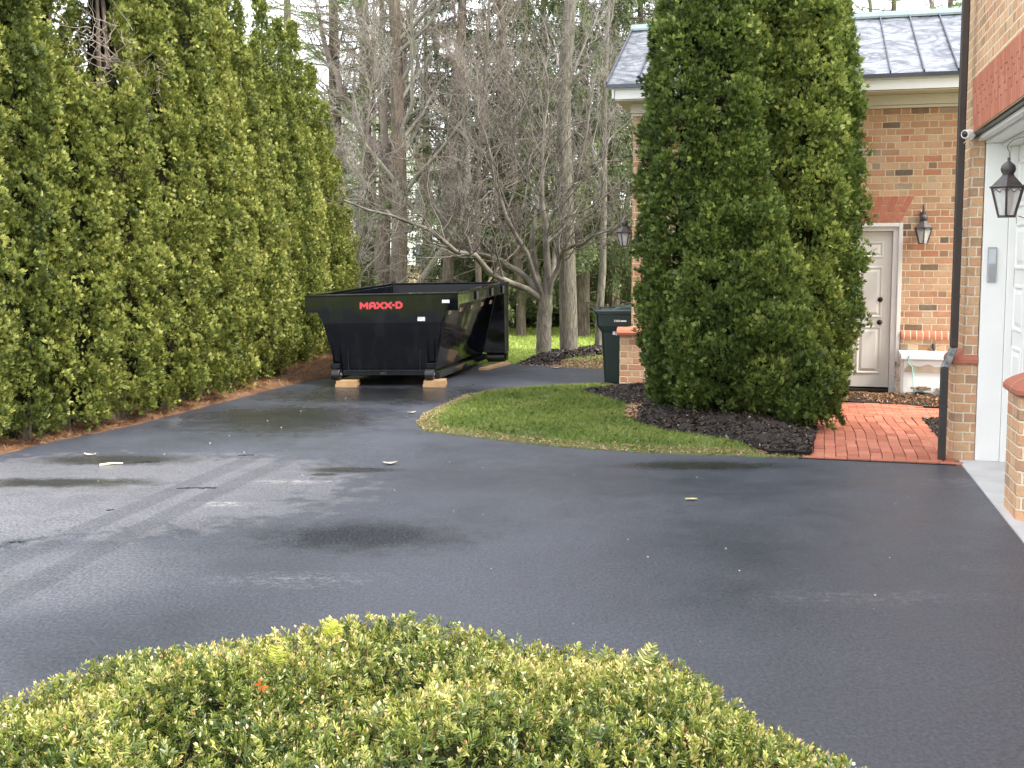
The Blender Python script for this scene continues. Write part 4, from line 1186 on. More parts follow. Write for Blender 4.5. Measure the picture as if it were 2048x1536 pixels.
    for q in zz:
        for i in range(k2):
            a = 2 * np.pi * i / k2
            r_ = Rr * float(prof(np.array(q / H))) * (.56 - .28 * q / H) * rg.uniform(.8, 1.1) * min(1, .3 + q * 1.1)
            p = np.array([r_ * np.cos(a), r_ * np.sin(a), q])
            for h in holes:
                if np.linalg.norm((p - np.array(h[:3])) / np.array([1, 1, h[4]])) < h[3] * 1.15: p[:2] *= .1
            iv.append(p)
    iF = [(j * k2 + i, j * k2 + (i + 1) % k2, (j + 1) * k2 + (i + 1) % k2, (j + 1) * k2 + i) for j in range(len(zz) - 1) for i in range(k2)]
    return (V, Fc, tn.ravel()), (np.array(iv), np.array(iF))
def tangle(rg, c, n, L, r):
    """bare curved twigs round a point"""
    Vs, Fs, o = [], [], 0
    for i in range(n):
        p = np.array(c[:3]) + rg.normal(0, .16, 3) * np.array([1, 1, 1.5])
        d = norm(rg.normal(size=3) + np.array([0, -.6, -.2]))
        bend = rg.normal(0, .5, 3) + np.array([0, 0, .5])
        s_ = np.linspace(0, 1, 6)[:, None] * L * rg.uniform(.5, 1.2)
        path = p + d * s_ + bend * s_ ** 2 + rg.normal(0, .008, (6, 3))
        V, Fq = tube_arr(path, np.linspace(r, r * .4, 6), 3)
        Vs.append(V); Fs.append(Fq + o); o += len(V)
    return np.concatenate(Vs), np.concatenate(Fs)

def place_arbor(loc, ar_, label, group, mat, parts=None, rot=0., scale=1., trunk_r=.07, dead=None, cat='tree', name='arborvitae', bark=BARK2):
    (V, Fc, tn), (iv, iF) = ar_
    t = thing(name, (0, 0, 0), label, cat, 0, group)
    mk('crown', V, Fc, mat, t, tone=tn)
    mk('inner_shade_core', iv, iF, INNER, t, smooth=True)
    m = MB()
    rg = np.random.default_rng(int(abs(loc[0]) * 100))
    for i in range(3):
        a = rg.uniform(0, 6.28)
        ht = V[:, 2].max() * .9; m.tube([(math.cos(a) * .10, math.sin(a) * .10, -.05), (math.cos(a) * .12, math.sin(a) * .12, .4), (math.cos(a) * .15, math.sin(a) * .15, ht * .5), (0, 0, ht)], [trunk_r, trunk_r * .8, trunk_r * .5, .008], 8)
    m.build('trunk', bark, t)
    if dead is not None: mk('bare_branches', dead[0], dead[1], TWIGD, t)
    t.location = [float(q) for q in loc]
    t.rotation_euler = (0, 0, rot)
    t.scale = (scale, scale, scale)
    return t

# ---- the hedge of tall arborvitae on the left
HG = 'tall arborvitae in the hedge along the driveway'
rgd = np.random.default_rng(77)
base_kinds = [arbor('a', 6.3, .58, 21, 2600, 20, .052, K=6, rho=.46), arbor('b', 6.0, .57, 22, 2500, 20, .052, K=6, rho=.46), arbor('c', 5.5, .57, 23, 2400, 20, .050, K=6, rho=.46, tip=1.7, topk=(.6, .9))]
hedge = [  # px of axis, depth, kind, width scale, height
    (-150, 10.3, 0, 1.03, 6.6), (-30, 10.9, 1, 1.05, 6.5), (76, 11.6, 3, 1., 6.4), (176, 12.3, 3, 1., 6.2), (266, 13.1, 3, 1., 6.3), (342, 14.0, 3, 1., 6.6), (396, 15.0, 1, 1.0, 6.7), (436, 15.9, 2, 1.08, 6.3),
    (487, 16.7, 2, .86, 5.02), (506, 17.7, 2, .95, 5.98), (540, 18.3, 2, .9, 5.66), (567, 19.0, 2, .95, 5.76), (602, 20.2, 2, .98, 5.25), (632, 21.5, 2, .95, 4.75)]
HL = ['yellow-green arborvitae cut off by the left edge, nearest tree of the hedge', 'full yellow-green arborvitae second from the near end of the hedge',
      'broad yellow-green arborvitae above the tan dead sprig at the hedge foot', 'arborvitae with a large gap of bare grey branches near its top', 'arborvitae with a small brown bare patch high up, next beyond the gap',
      'tall dense arborvitae in the middle of the hedge, just beyond the small bare patch', 'tall arborvitae mid hedge whose top leaves the photo', 'tallest tapering arborvitae whose right side forms the upper hedge outline',
      'arborvitae with a low pointed tip just left of the highest sharp tip', 'arborvitae with the highest sharp yellow tip standing free above the hedge', 'arborvitae with the left one of two equal tips right of the highest tip',
      'arborvitae with the right one of two equal tips right of the highest tip', 'shorter arborvitae second from the far end of the hedge', 'small dark green arborvitae at the far end of the hedge behind the dumpster']
HOLES = [(P(172, 95, 11.75), .40, 1.5), (P(185, 40, 12.0), .34, 1.4), (P(279, 155, 12.55), .25, 1.9), (P(40, 170, 10.6), .13, 1.3)]
made = {}
for i, (px, dpt, kd, sc_, Hh) in enumerate(hedge):
    x = (px - PX) / F * dpt + .22
    loc = (x, dpt, .03)
    if kd == 3:
        hs = [(*(c_ - np.array(loc)), r_, sz) for c_, r_, sz in HOLES]
        A = arbor('h', Hh, .58, 30 + i, 2600, 20, .052, K=6, rho=.46, holes=hs)
        dd_ = None
        if i == 3: dd_ = tangle(rgd, HOLES[0][0] - np.array(loc) + np.array([.12, .1, 0]), 70, .34, .005)
        if i == 4: dd_ = tangle(rgd, HOLES[2][0] - np.array(loc) + np.array([0, .1, 0]), 55, .22, .0045)
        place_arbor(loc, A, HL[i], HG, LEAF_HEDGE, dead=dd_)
        continue
    h0 = (6.3, 6.0, 5.5)[kd]
    if kd not in made:
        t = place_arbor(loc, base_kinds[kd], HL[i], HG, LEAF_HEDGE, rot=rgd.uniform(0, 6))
        made[kd] = t
    else:
        t = copy_tree(made[kd])
        t.location = loc
        t.rotation_euler = (0, 0, rgd.uniform(0, 6))
        t['label'] = HL[i]
    t.scale = (sc_, sc_, Hh / h0)

# ---- the dark arborvitae group by the low garage
def onlyx(px, d): return ((px - PX) / F * d, d, .08)
AG = 'dark arborvitae by the brick walk'
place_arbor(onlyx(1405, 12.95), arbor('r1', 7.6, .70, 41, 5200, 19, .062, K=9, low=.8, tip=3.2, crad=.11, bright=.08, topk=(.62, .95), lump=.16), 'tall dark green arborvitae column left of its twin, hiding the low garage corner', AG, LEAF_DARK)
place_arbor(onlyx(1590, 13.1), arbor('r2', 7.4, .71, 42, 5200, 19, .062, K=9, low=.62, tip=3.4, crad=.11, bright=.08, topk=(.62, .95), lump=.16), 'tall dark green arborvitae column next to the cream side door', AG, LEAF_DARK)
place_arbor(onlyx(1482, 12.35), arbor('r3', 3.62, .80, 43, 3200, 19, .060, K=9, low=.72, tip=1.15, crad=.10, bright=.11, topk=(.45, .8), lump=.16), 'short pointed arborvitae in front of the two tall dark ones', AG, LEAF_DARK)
A = arbor('r4', .95, .36, 44, 300, 26, .062, K=4, low=.7, tip=1.8, crad=.10, bright=.06)
g = G(1610, 868)
place_arbor((g[0] + .04, g[1] + .3, .0), A, 'low tuft of dark arborvitae growing against the left edge of the brick path', AG, LEAF_DARK, cat='shrub', name='arborvitae_shrub', trunk_r=.02)

# ------------------------------------------------------------------ bare trees
def bare_tree(seed, H, r0, nbr=22, lean=(0, 0), first=.25, upright=.5, blen=.42, levels=3, sub=8, fork=False, limbs=None, twigr=.005, wig=.12):
    """returns trunk arrays and branch arrays"""
    rg = np.random.default_rng(seed)
    Tv, Tf, Bv, Bf = [], [], [], []
    cnt = [0, 0]
    def put(path, rad, lvl):
        k = (12, 6, 4, 3, 3)[lvl]
        V, Fq = tube_arr(np.array(path), np.array(rad), k)
        j = 0 if lvl == 0 else 1
        (Tv if j == 0 else Bv).append(V)
        (Tf if j == 0 else Bf).append(Fq + cnt[j])
        cnt[j] += len(V)
    def limb(p, d, L, r, lvl, n=7, w=wig):
        pts = [np.array(p, float)]
        d = norm(np.array(d, float))
        for i in range(n):
            d = norm(d + rg.normal(0, w, 3) + np.array([0, 0, upright * .12 * (1 if lvl else .3)]))
            pts.append(pts[-1] + d * L / n)
        pts = np.array(pts)
        rad = np.maximum(np.linspace(r, r * .25, n + 1), twigr * .7)
        put(pts, rad, min(lvl, 4))
        return pts, rad
    def kids(pts, rad, L, lvl, num):
        if lvl > levels: return
        n = len(pts) - 1
        for i in range(num):
            s = rg.uniform(.18 if lvl > 1 else first, 1.) * n
            a = int(min(s, n - .001)); f = s - a
            p = pts[a] * (1 - f) + pts[a + 1] * f
            t = norm(pts[a + 1] - pts[a])
            side = norm(np.cross(t, rg.normal(size=3)))
            ang = rg.uniform(.45, 1.15)
            d = norm(t * math.cos(ang) + side * math.sin(ang) + np.array([0, 0, upright * .5]))
            rr_ = max(twigr, rad[a] * rg.uniform(.35, .6) * (.62 if lvl < 3 else .8))
            l = L * rg.uniform(.35, .6) * (1.15 - .55 * s / n) if lvl > 1 else L * blen * rg.uniform(.5, 1.1) * (1.2 - .75 * s / n)
            q, rq = limb(p, d, l, rr_, lvl, n=(7, 6, 5, 4, 3)[min(lvl, 4)], w=wig * (1 + .5 * lvl))
            kids(q, rq, l, lvl + 1, max(2, int(sub * (1 if lvl == 1 else .75))))
    d0 = norm(np.array([lean[0], lean[1], 1.]))
    if limbs:
        for (pts, r1, r2) in limbs[0]:
            pts = np.array(pts, float)
            tt = np.linspace(0, 1, len(pts)); ts = np.linspace(0, 1, 12)
            q = np.stack([np.interp(ts, tt, pts[:, j]) for j in range(3)], 1)
            q[1:-1] += rg.normal(0, .006, (10, 3))
            rad = np.linspace(r1, r2, 12)
            put(q, rad, 0)
            L = np.linalg.norm(np.diff(q, axis=0), axis=1).sum()
        for (pts, r1, r2) in limbs[1]:
            pts = np.array(pts, float)
            tt = np.linspace(0, 1, len(pts)); ts = np.linspace(0, 1, 12)
            q = np.stack([np.interp(ts, tt, pts[:, j]) for j in range(3)], 1)
            q[1:] += rg.normal(0, .035, (11, 3))
            rad = np.linspace(r1, r2, 12)
            put(q, rad, 1)
            L = np.linalg.norm(np.diff(q, axis=0), axis=1).sum()
            kids(q, rad, L * 1.0, 2, nbr)
    else:
        tp, tr = limb((0, 0, -.1), d0, H, r0, 0, n=12, w=.035)
        rb = tr.copy(); rb[0] *= 1.25
        kids(tp, tr, H, 1, nbr)
    return (np.concatenate(Tv), np.concatenate(Tf)), (np.concatenate(Bv), np.concatenate(Bf))
def place_bare(tree, loc, label, group=None, bark=BARK, twig=TWIG, rot=0., scale=1., name='bare_tree'):
    t = thing(name, (0, 0, 0), label, 'tree', 0, group)
    mk('trunk', tree[0][0], tree[0][1], bark, t, smooth=True)
    mk('branches', tree[1][0], tree[1][1], twig, t)
    t.location = [float(q) for q in loc]
    t.rotation_euler = (0, 0, rot)
    t.scale = (scale,) * 3
    return t
# near multi-stemmed tree on the lawn with long low limbs (surveyed from the photo)
o = G(1088, 703); DY = o[1]
def Q(px, py, dy=0.): return P(px, py, DY + dy) - np.array([o[0], o[1], 0])
trunk_l = [([Q(1087, 706), Q(1088, 660), Q(1090, 620), Q(1092, 588)], .155, .135)]
limbs_l = [([Q(1080, 598), Q(1050, 575, -.2), Q(1000, 556, -.5), Q(955, 522, -.8), Q(925, 505, -1), Q(880, 480, -1.2), Q(845, 452, -1.3), Q(800, 432, -1.4), Q(745, 425, -1.5), Q(690, 398, -1.6)], .075, .02),
           ([Q(1084, 592), Q(1040, 545, .2), Q(985, 515, .3), Q(950, 500, .3), Q(905, 488, .3), Q(880, 440, .4), Q(865, 400, .5)], .07, .018),
           ([Q(1086, 590), Q(1066, 520, .1), Q(1062, 470, .1), Q(1075, 420, .2), Q(1068, 370, .2), Q(1030, 300, .3), Q(1020, 210, .4)], .07, .014),
           ([Q(1092, 590), Q(1096, 500), Q(1085, 420, -.2), Q(1082, 330, -.3), Q(1088, 230, -.3), Q(1090, 140, -.3), Q(1100, 60, -.3)], .085, .014),
           ([Q(1098, 590), Q(1112, 530, -.2), Q(1128, 503, -.4), Q(1160, 488, -.7), Q(1200, 470, -.9), Q(1245, 440, -1.1)], .06, .016),
           ([Q(1096, 588), Q(1120, 500, .3), Q(1135, 420, .4), Q(1160, 330, .5), Q(1180, 220, .6), Q(1195, 130, .6)], .06, .012),
           ([Q(1084, 590), Q(1050, 500, -.4), Q(1010, 420, -.6), Q(980, 330, -.7), Q(960, 240, -.8), Q(950, 130, -.8)], .06, .012),
           ([Q(940, 515, -.9), Q(932, 470, -1), Q(938, 430, -1), Q(925, 395, -1), Q(905, 370, -1)], .035, .01)]
tr = bare_tree(51, 8, .15, nbr=26, limbs=(trunk_l, limbs_l), levels=4, sub=6, upright=.6, twigr=.0055)
place_bare(tr, (o[0], o[1], 0), 'grey many-limbed bare tree on the lawn with long low limbs reaching over the dumpster', bark=BARK, twig=simple('twig_dark', (.20, .18, .15), .9, .5, 3, .1, col2=(.06, .05, .04)))
o2 = G(1138, 700)
tr = bare_tree(52, 15, .185, nbr=30, first=.3, blen=.2, sub=8, upright=.6)
place_bare(tr, (o2[0], o2[1], 0), 'thick straight grey trunk right of the low-limbed tree', bark=BARK, rot=1.)
o3 = G(1197, 692)
tr3 = bare_tree(53, 10, .085, nbr=30, first=.25, blen=.26, sub=8, upright=.5)
place_bare(tr3, (o3[0], o3[1], 0), 'thin grey bare tree standing just left of the green bin', bark=BARK, rot=2.)
# brown trunks behind the dumpster
def at(px, d): return ((px - PX) / F * d, d, -.08)
tr4 = bare_tree(54, 15, .23, nbr=34, first=.22, blen=.28, sub=8, upright=.55, lean=(.0, 0))
place_bare(tr4, at(800, 27), 'stout brown bare trunk behind the left half of the dumpster', bark=BARK2, rot=.3)
o = np.array(at(762, 28.2)); DY = 28.2
trunk_l = [([Q(758, 640), Q(765, 480), Q(770, 420), Q(778, 330)], .2, .15)]
limbs_l = [([Q(776, 340), Q(730, 270, .2), Q(690, 190, .3), Q(660, 110, .4), Q(640, 20, .5)], .15, .05), ([Q(780, 335), Q(800, 220, .2), Q(806, 100, .3), Q(830, -10, .4)], .16, .08),
           ([Q(777, 350), Q(768, 200, -.3), Q(740, 80, -.4), Q(700, -20, -.5)], .12, .05), ([Q(768, 430), Q(720, 340, -.6), Q(680, 320, -.9), Q(672, 290, -1)], .06, .02)]
tr = bare_tree(55, 14, .26, nbr=34, limbs=(trunk_l, limbs_l), levels=4, sub=7, upright=.4, twigr=.006)
place_bare(tr, o, 'brown forked bare tree behind the dumpster, close to the end of the hedge', bark=BARK2, twig=TWIGP)
o = np.array(at(835, 26)); DY = 26.
tr = bare_tree(56, 14, .26, nbr=22, limbs=([([Q(808, 612), Q(840, 555), Q(868, 515), Q(900, 470)], .085, .06)], [([Q(900, 470), Q(925, 420), Q(940, 340), Q(930, 240), Q(945, 130)], .06, .015)]), levels=4, sub=7, upright=.5, twigr=.0055)
place_bare(tr, o, 'leaning grey bare tree behind the middle of the dumpster', bark=BARK)
tr5 = bare_tree(57, 13, .16, nbr=34, first=.2, blen=.24, sub=9, upright=.9)
place_bare(tr5, at(893, 27.5), 'brown bare tree with a straight trunk behind the dumpster rim', bark=BARK2, twig=TWIGP)
tr6 = bare_tree(58, 12, .12, nbr=32, first=.12, blen=.25, sub=7, upright=.8)
place_bare(tr6, at(1043, 26.5), 'reddish brown bare tree behind the low-limbed grey tree', bark=BARK2, twig=TWIGP)
# understorey twigs just beyond the container
tr7 = bare_tree(59, 6.5, .06, nbr=34, first=.06, blen=.38, sub=9, upright=.3, wig=.2)
place_bare(tr7, at(722, 22.5), 'small twiggy tree with pale curving branches between hedge end and dumpster', bark=BARK, twig=TWIG)
tw8 = place_bare(bare_tree(60, 9, .08, nbr=28, first=.1, blen=.3, sub=7, upright=.4, wig=.17), at(965, 25), 'slender pinkish bare tree between the trunks above the dumpster', bark=BARK2, twig=TWIGP)
src = {}
BL = 'bare woodland trees behind the lawn'
far = [(700, 36, 1), (925, 31, 0), (1165, 30, 0), (1225, 32, 1), (1262, 36, 2), (1290, 40, 0), (760, 42, 2), (870, 46, 0), (960, 44, 1),
       (1205, 45, 2), (1320, 34, 1), (1940, 38, 2), (1800, 33, 0), (905, 52, 1)]
kinds = [bare_tree(61, 13, .11, nbr=28, first=.15, blen=.27, sub=7, upright=.6), bare_tree(62, 12, .09, nbr=28, first=.12, blen=.3, sub=7, upright=.8, wig=.15), bare_tree(63, 14, .13, nbr=26, first=.2, blen=.26, sub=7, upright=.4)]
desc = {0: 'grey', 1: 'pinkish', 2: 'brown'}
for i, (px, d, kk) in enumerate(far):
    where = ('far left beyond the hedge' if px < 620 else 'in the gap right of the hedge end' if px < 700 else 'above the left part of the dumpster' if px < 830 else 'above the middle of the dumpster' if px < 950 else
             'above the right part of the dumpster' if px < 1045 else 'between the two grey lawn trees' if px < 1150 else 'right of the thick grey trunk' if px < 1215 else 'at the low garage corner' if px < 1330 else 'showing over the metal roof')
    dist = 'nearer' if d < 35 else 'farther' if d < 43 else 'farthest'
    lab = '%s %s bare woodland tree %s' % (dist, desc[kk], where)
    if px == 420: lab = 'farther pinkish bare woodland tree farthest left of all beyond the hedge'
    if px == 1320: lab = 'nearer pinkish bare woodland tree hidden mostly by the left end of the metal roof'
    rt, sc_ = rgd.uniform(0, 6), rgd.uniform(.9, 1.15)
    if kk not in src:
        src[kk] = place_bare(kinds[kk], at(px, d), lab, BL, bark=(BARK, BARK2, BARK2)[kk], twig=(TWIG, TWIGP, TWIG)[kk], rot=rt, scale=sc_, name='woodland_tree')
    else:
        c = copy_tree(src[kk]); c.location = at(px, d); c.rotation_euler = (0, 0, rt); c.scale = (sc_,) * 3; c['label'] = lab

# ------------------------------------------------------------------ conifers
def conifer(seed, H, Rb, nbr, hang=.45, z0=.6, spr=.10, droop=.35, per=26, perleaf=5, dens=1., wid=.12, up=.15):
    rg = np.random.default_rng(seed)
    m = MB()
    m.tube([(0, 0, -.1), (0, 0, H * .5), (0, 0, H)], [H * .016, H * .010, .01], 8)
    P_, D_, Ln = [], [], []
    for i in range(nbr):
        t = (i + rg.uniform()) / nbr
        z = z0 + (H - z0) * t ** .9
        L = Rb * (1 - t) ** .75 * rg.uniform(.6, 1.1) + .15
        a = rg.uniform(0, 2 * np.pi)
        s = np.linspace(0, 1, 6)
        path = np.stack([np.cos(a) * L * s, np.sin(a) * L * s, z - droop * L * s + (droop + up) * .7 * L * s ** 2], 1)
        m.tube(path, np.linspace(.022, .006, 6), 4, cap=False)
        nh = max(4, int(per * L))
        ss = rg.uniform(.12, 1, nh)
        base = np.stack([np.interp(ss, s, path[:, j]) for j in range(3)], 1) + rg.normal(0, .05, (nh, 3))
        side = np.stack([-np.sin(a) * np.ones(nh), np.cos(a) * np.ones(nh), np.zeros(nh)], 1) * rg.uniform(-1, 1, nh)[:, None]
        hl = hang * rg.uniform(.4, 1.2, nh)
        hd = norm(side * .5 + np.array([np.cos(a) * .3, np.sin(a) * .3, -1.]) * (1 if hang > .3 else .15) + (0 if hang > .3 else 1) * (np.array([np.cos(a), np.sin(a), .3]) * .6 + side))
        for j in range(perleaf):
            f = (j + .5) / perleaf
            P_.append(base + hd * (hl * f)[:, None]); D_.append(norm(hd + rg.normal(0, .28, hd.shape))); Ln.append(np.full(nh, spr * (1.1 - .3 * f)))
    pos, d, L = np.concatenate(P_), np.concatenate(D_), np.concatenate(Ln)
    V, Fc, k = fans(pos, d, L * rg.uniform(.8, 1.3, len(L)), 3, .5, wid, rg)
    tn = np.repeat(rg.normal(.42, .16, len(pos)), k)
    return m, (V, Fc, tn)
def place_con(c, loc, label, mat, group=None, name='spruce', rot=0., scale=(1, 1, 1), cat='tree'):
    t = thing(name, (0, 0, 0), label, cat, 0, group)
    c[0].build('trunk', BARK2, t)
    mk('crown', c[1][0], c[1][1], mat, t, tone=c[1][2])
    t.location = [float(q) for q in loc]; t.rotation_euler = (0, 0, rot); t.scale = scale
    return t
sp = [conifer(71, 13, 2.6, 150), conifer(72, 11, 2.3, 130)]
CG = 'drooping spruces behind the lawn'
sl_ = [(925, 30, 0, 1.0, 'drooping spruce above the dumpster, leftmost of the spruces'), (1000, 28, 1, 1., 'drooping spruce above the right end of the dumpster'), (1085, 34, 0, 1.05, 'drooping spruce behind the grey low-limbed tree'),
       (1165, 26.5, 1, 1.1, 'drooping spruce behind the thick straight grey trunk'), (1225, 27.5, 0, .95, 'drooping spruce behind the green bin'), (1275, 29, 1, 1.1, 'drooping spruce beside the left corner of the low garage'), (1050, 37, 0, 1.1, 'tall dark spruce farther back between the lawn trees')]
ss_ = {}
for px, d, k, sc_, lab in sl_:
    if k not in ss_: ss_[k] = place_con(sp[k], at(px, d), lab, LEAF_SPRUCE, CG, rot=px * .7, scale=(sc_,) * 3)
    else:
        c = copy_tree(ss_[k]); c.location = at(px, d); c.rotation_euler = (0, 0, px * .7); c.scale = (sc_,) * 3; c['label'] = lab
pn = conifer(73, 14, 3.2, 90, hang=.22, z0=2.0, spr=.15, droop=.05, per=20, perleaf=3, wid=.06, up=.25)
p0 = place_con(pn, at(675, 29), 'airy light green pine above the end of the hedge', LEAF_PINE, 'pines beyond the hedge', name='pine')
for px, d, sc_, lab in ((1005, 35, 1.05, 'airy pine above the right end of the dumpster'), (735, 31.5, 1.1, 'airy pine behind the small twiggy tree at the hedge end'), (770, 38, 1.05, 'airy pine behind the forked brown tree'), (855, 41, .95, 'airy pine behind the brown trunks above the dumpster'), (585, 36, 1.1, 'airy pine just left of the hedge end, beyond the hedge'), (1770, 30, .86, 'pine showing above the metal roof ridge beside the dark arborvitae'),
                         (1880, 32, .9, 'pine showing above the metal roof near the downspout')):
    c = copy_tree(p0); c.location = at(px, d); c.rotation_euler = (0, 0, px * .3); c.scale = (sc_,) * 3; c['label'] = lab
# low evergreen shrubs at the lawn's far edge
sh = conifer(74, 2.2, 1.25, 90, hang=.2, z0=.08, spr=.13, droop=.0, per=34, perleaf=3, wid=.13, up=.25)
s0 = None
for px, d, sc_, lab in ((1035, 30.2, 1., 'low evergreen shrub right behind the dumpster corner'), (1085, 30.8, 1.15, 'low evergreen shrub hidden behind the low-limbed tree'), (1122, 31.2, 1.1, 'low evergreen shrub between the two lawn trunks'), (1168, 31, 1.2, 'low evergreen shrub right of the thick trunk'),
                         (1215, 30.7, 1.1, 'low evergreen shrub behind the green bin'), (1262, 31.3, 1.3, 'low evergreen shrub at the low garage corner'), (985, 31, 1.1, 'low evergreen shrub behind the dumpster right wall'),
                         (700, 26, .9, 'low shrub between hedge end and dumpster')):
    if s0 is None: s0 = place_con(sh, at(px, d), lab, LEAF_SPRUCE, 'low evergreen shrubs along the lawn', name='evergreen_shrub', cat='shrub', scale=(sc_ * 1.1, sc_, sc_))
    else:
        c = copy_tree(s0); c.location = at(px, d); c.rotation_euler = (0, 0, px); c.scale = (sc_ * 1.1, sc_ * 1.1, sc_); c['label'] = lab
# house and fence far behind
SID = simple('white_siding', (.78, .78, .78), .6, .05, 2, .05)
wh = thing('white_house', (-8.5, 66, -.06), 'white gabled house far behind the bare trees', 'house')
m = MB(); m.prism([(-14.5, -.06), (-2.5, -.06), (-2.5, 6.2), (-8.5, 10.4), (-14.5, 6.2)], 1, 62, 74); m.build('wall', SID, wh)
m = MB(); m.prism([(-15.2, 5.85), (-8.5, 10.5), (-8.5, 10.8), (-15.3, 6.1)], 1, 61.5, 74.5); m.prism([(-1.8, 5.85), (-1.7, 6.1), (-8.5, 10.8), (-8.5, 10.5)], 1, 61.5, 74.5); m.build('roof', simple('pale_roof', (.42, .42, .43), .8), wh)
for x in (-12.5, -9.2, -5.5):
    for z in (1.1, 4.2):
        m = MB(); m.box((x, 61.93, z), (x + 1.1, 61.99, z + 1.6)); wd_ = m.build('window', SID, wh)
        m = MB(); m.box((x + .1, 61.915, z + .1), (x + 1., 61.928, z + 1.5)); m.build('pane', simple('window_pane', (.06, .07, .08), .1), wd_)
wf = thing('board_fence', (-4, 48, -.06), 'weathered tan board fence far behind the dumpster', 'fence')
m = MB()
for i in range(110):
    m.box((-14 + i * .16, 48 + .004 * (i % 3), -.06), (-14 + i * .16 + .148, 48.03 + .004 * (i % 3), 1.55))
m.build('boards', simple('tan_boards', (.34, .24, .16), .9, .4, 3, .3), wf)
m = MB(); m.box((-14, 48.04, .4), (3.6, 48.09, .5)); m.box((-14, 48.04, 1.2), (3.6, 48.09, 1.3)); m.build('rail', BARK2, wf)
# distant wood that closes the view
rgw = np.random.default_rng(5)
n = 26000
X = rgw.uniform(-60, 45, n); Yd = rgw.uniform(80, 95, n); Z = rgw.uniform(0, 1, n) ** 1.2 * (3.6 + 1.2 * np.sin(X * .35) + 1.2 * np.sin(X * .9 + 1))
V, Fc, k = fans(np.stack([X, Yd, Z], 1), norm(rgw.normal(size=(n, 3)) + np.array([0, 0, 1.2])), rgw.uniform(.5, 1.3, n), 3, .5, .12, rgw)
tag(mk('distant_wood', V, Fc, leafmat('far_wood', [(0, (.09, .10, .075)), (.5, (.17, .165, .13)), (1, (.25, .24, .18))]), tone=np.repeat(rgw.uniform(0, 1, n), k)), 'hazy grey-green wood far beyond the lawn', 'wood', kind='stuff')

# ------------------------------------------------------------------ clipped yew in the foreground
RIM = [(1.12, .44), (1.02, .81), (.84, 1.19), (.42, 1.31), (-.04, 1.29), (-.35, 1.17), (-.67, .98), (-1.0, .70), (-1.25, .2), (-1.2, -.5), (-.6, -1.0), (0, -1.1), (.8, -.95), (1.15, -.3)]
YC = np.array([-.45, 1.5])
_an = np.array([math.atan2(b, a) for a, b in RIM]); _rr = np.array([math.hypot(a, b) for a, b in RIM])
_o = np.argsort(_an); _an, _rr = _an[_o], _rr[_o]
def Rth(th): return np.interp(th, np.concatenate([_an - 2 * np.pi, _an, _an + 2 * np.pi]), np.tile(_rr, 3)) * 1.04
def ysurf(th, s):
    """point on the clipped surface; s 0 centre..1 foot of the side"""
    rho = np.where(s < .72, s / .72 * .93, .93 + .07 * np.sin(np.clip((s - .72) / .28, 0, 1) * np.pi / 2))
    zt_ = .93 + .035 * (1 - rho ** 2) + .022 * np.sin(th * 5 + rho * 7) + .016 * np.sin(th * 11 - rho * 9) + .012 * np.sin(rho * 23 + th * 3) - .045 * np.clip((-np.cos(th) - .45) / .55, 0, 1) * rho ** 2
    z = np.where(s < .72, zt_ - .055 * rho ** 4, zt_ - .055 * .75 - np.clip((s - .72) / .28, 0, 1) ** 1.3 * .85)
    r = Rth(th) * rho
    return np.stack([YC[0] + r * np.cos(th), YC[1] + r * np.sin(th), z], -1)
rgy = np.random.default_rng(91)
yw = thing('yew_shrub', (YC[0], YC[1], 0), 'clipped yellow-green yew shrub filling the bottom foreground', 'shrub')
ns = 50000
th = rgy.uniform(-np.pi, np.pi, ns); s = np.sqrt(rgy.uniform(0, 1, ns)) * .93
sd_ = ysurf(th, s)
e = 1e-3
n_ = norm(np.cross(ysurf(th + e, s) - sd_, ysurf(th, s + e) - sd_)); n_[n_[:, 2] < -.2] *= -1; n_ *= np.sign(n_[:, 2:3] + 1e-6)
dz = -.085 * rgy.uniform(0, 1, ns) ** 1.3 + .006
pop = (rgy.uniform(0, 1, ns) < .002) & (s < .6)
dz = np.where(pop, .03, dz)
tip = sd_ + n_ * dz[:, None]
ax_ = norm(n_ * .9 + rgy.normal(0, .55, (ns, 3)) + np.array([0, 0, .35]))
SL_ = rgy.uniform(.022, .045, ns)
nn_ = 12
Vs, Ts = [], []
sidev = norm(np.cross(ax_, rgy.normal(size=(ns, 3))))
upv = norm(np.cross(sidev, ax_))
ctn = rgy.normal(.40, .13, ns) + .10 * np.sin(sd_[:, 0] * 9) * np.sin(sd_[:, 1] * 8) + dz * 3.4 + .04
for j in range(nn_):
    f = (j // 2 + .6) / (nn_ / 2)
    sg = 1 if j % 2 else -1
    base = tip - ax_ * (SL_ * (1 - f))[:, None]
    ang = np.clip(1.15 - .75 * f, .2, 1.3) + rgy.normal(0, .14, ns)
    rt_ = rgy.normal(0, .7, ns)[:, None]
    sidej = sidev * np.cos(rt_) + upv * np.sin(rt_)
    dd = norm(ax_ * np.cos(ang)[:, None] + sidej * (np.sin(ang) * sg)[:, None] + upv * (.28 + rgy.normal(0, .2, ns))[:, None])
    l = (rgy.uniform(.011, .019, ns) * (1.05 - .35 * f))[:, None]
    wv = norm(np.cross(dd, upv + rgy.normal(0, .3, (ns, 3)))) * .0017
    Vs.append(np.stack([base - wv * .8, base + wv * .8, base + dd * l * .7 + wv, base + dd * l, base + dd * l * .7 - wv], 1))
    t0 = ctn + .12 * f + rgy.normal(0, .06, ns)
    Ts.append(np.stack([t0 - .05, t0 - .05, t0 + .05, t0 + .17, t0 + .05], 1))
V = np.stack(Vs, 1).reshape(-1, 3); T_ = np.stack(Ts, 1).ravel()
mk('needles', V, np.arange(len(V)).reshape(-1, 5), LEAF_YEW, yw, tone=T_)
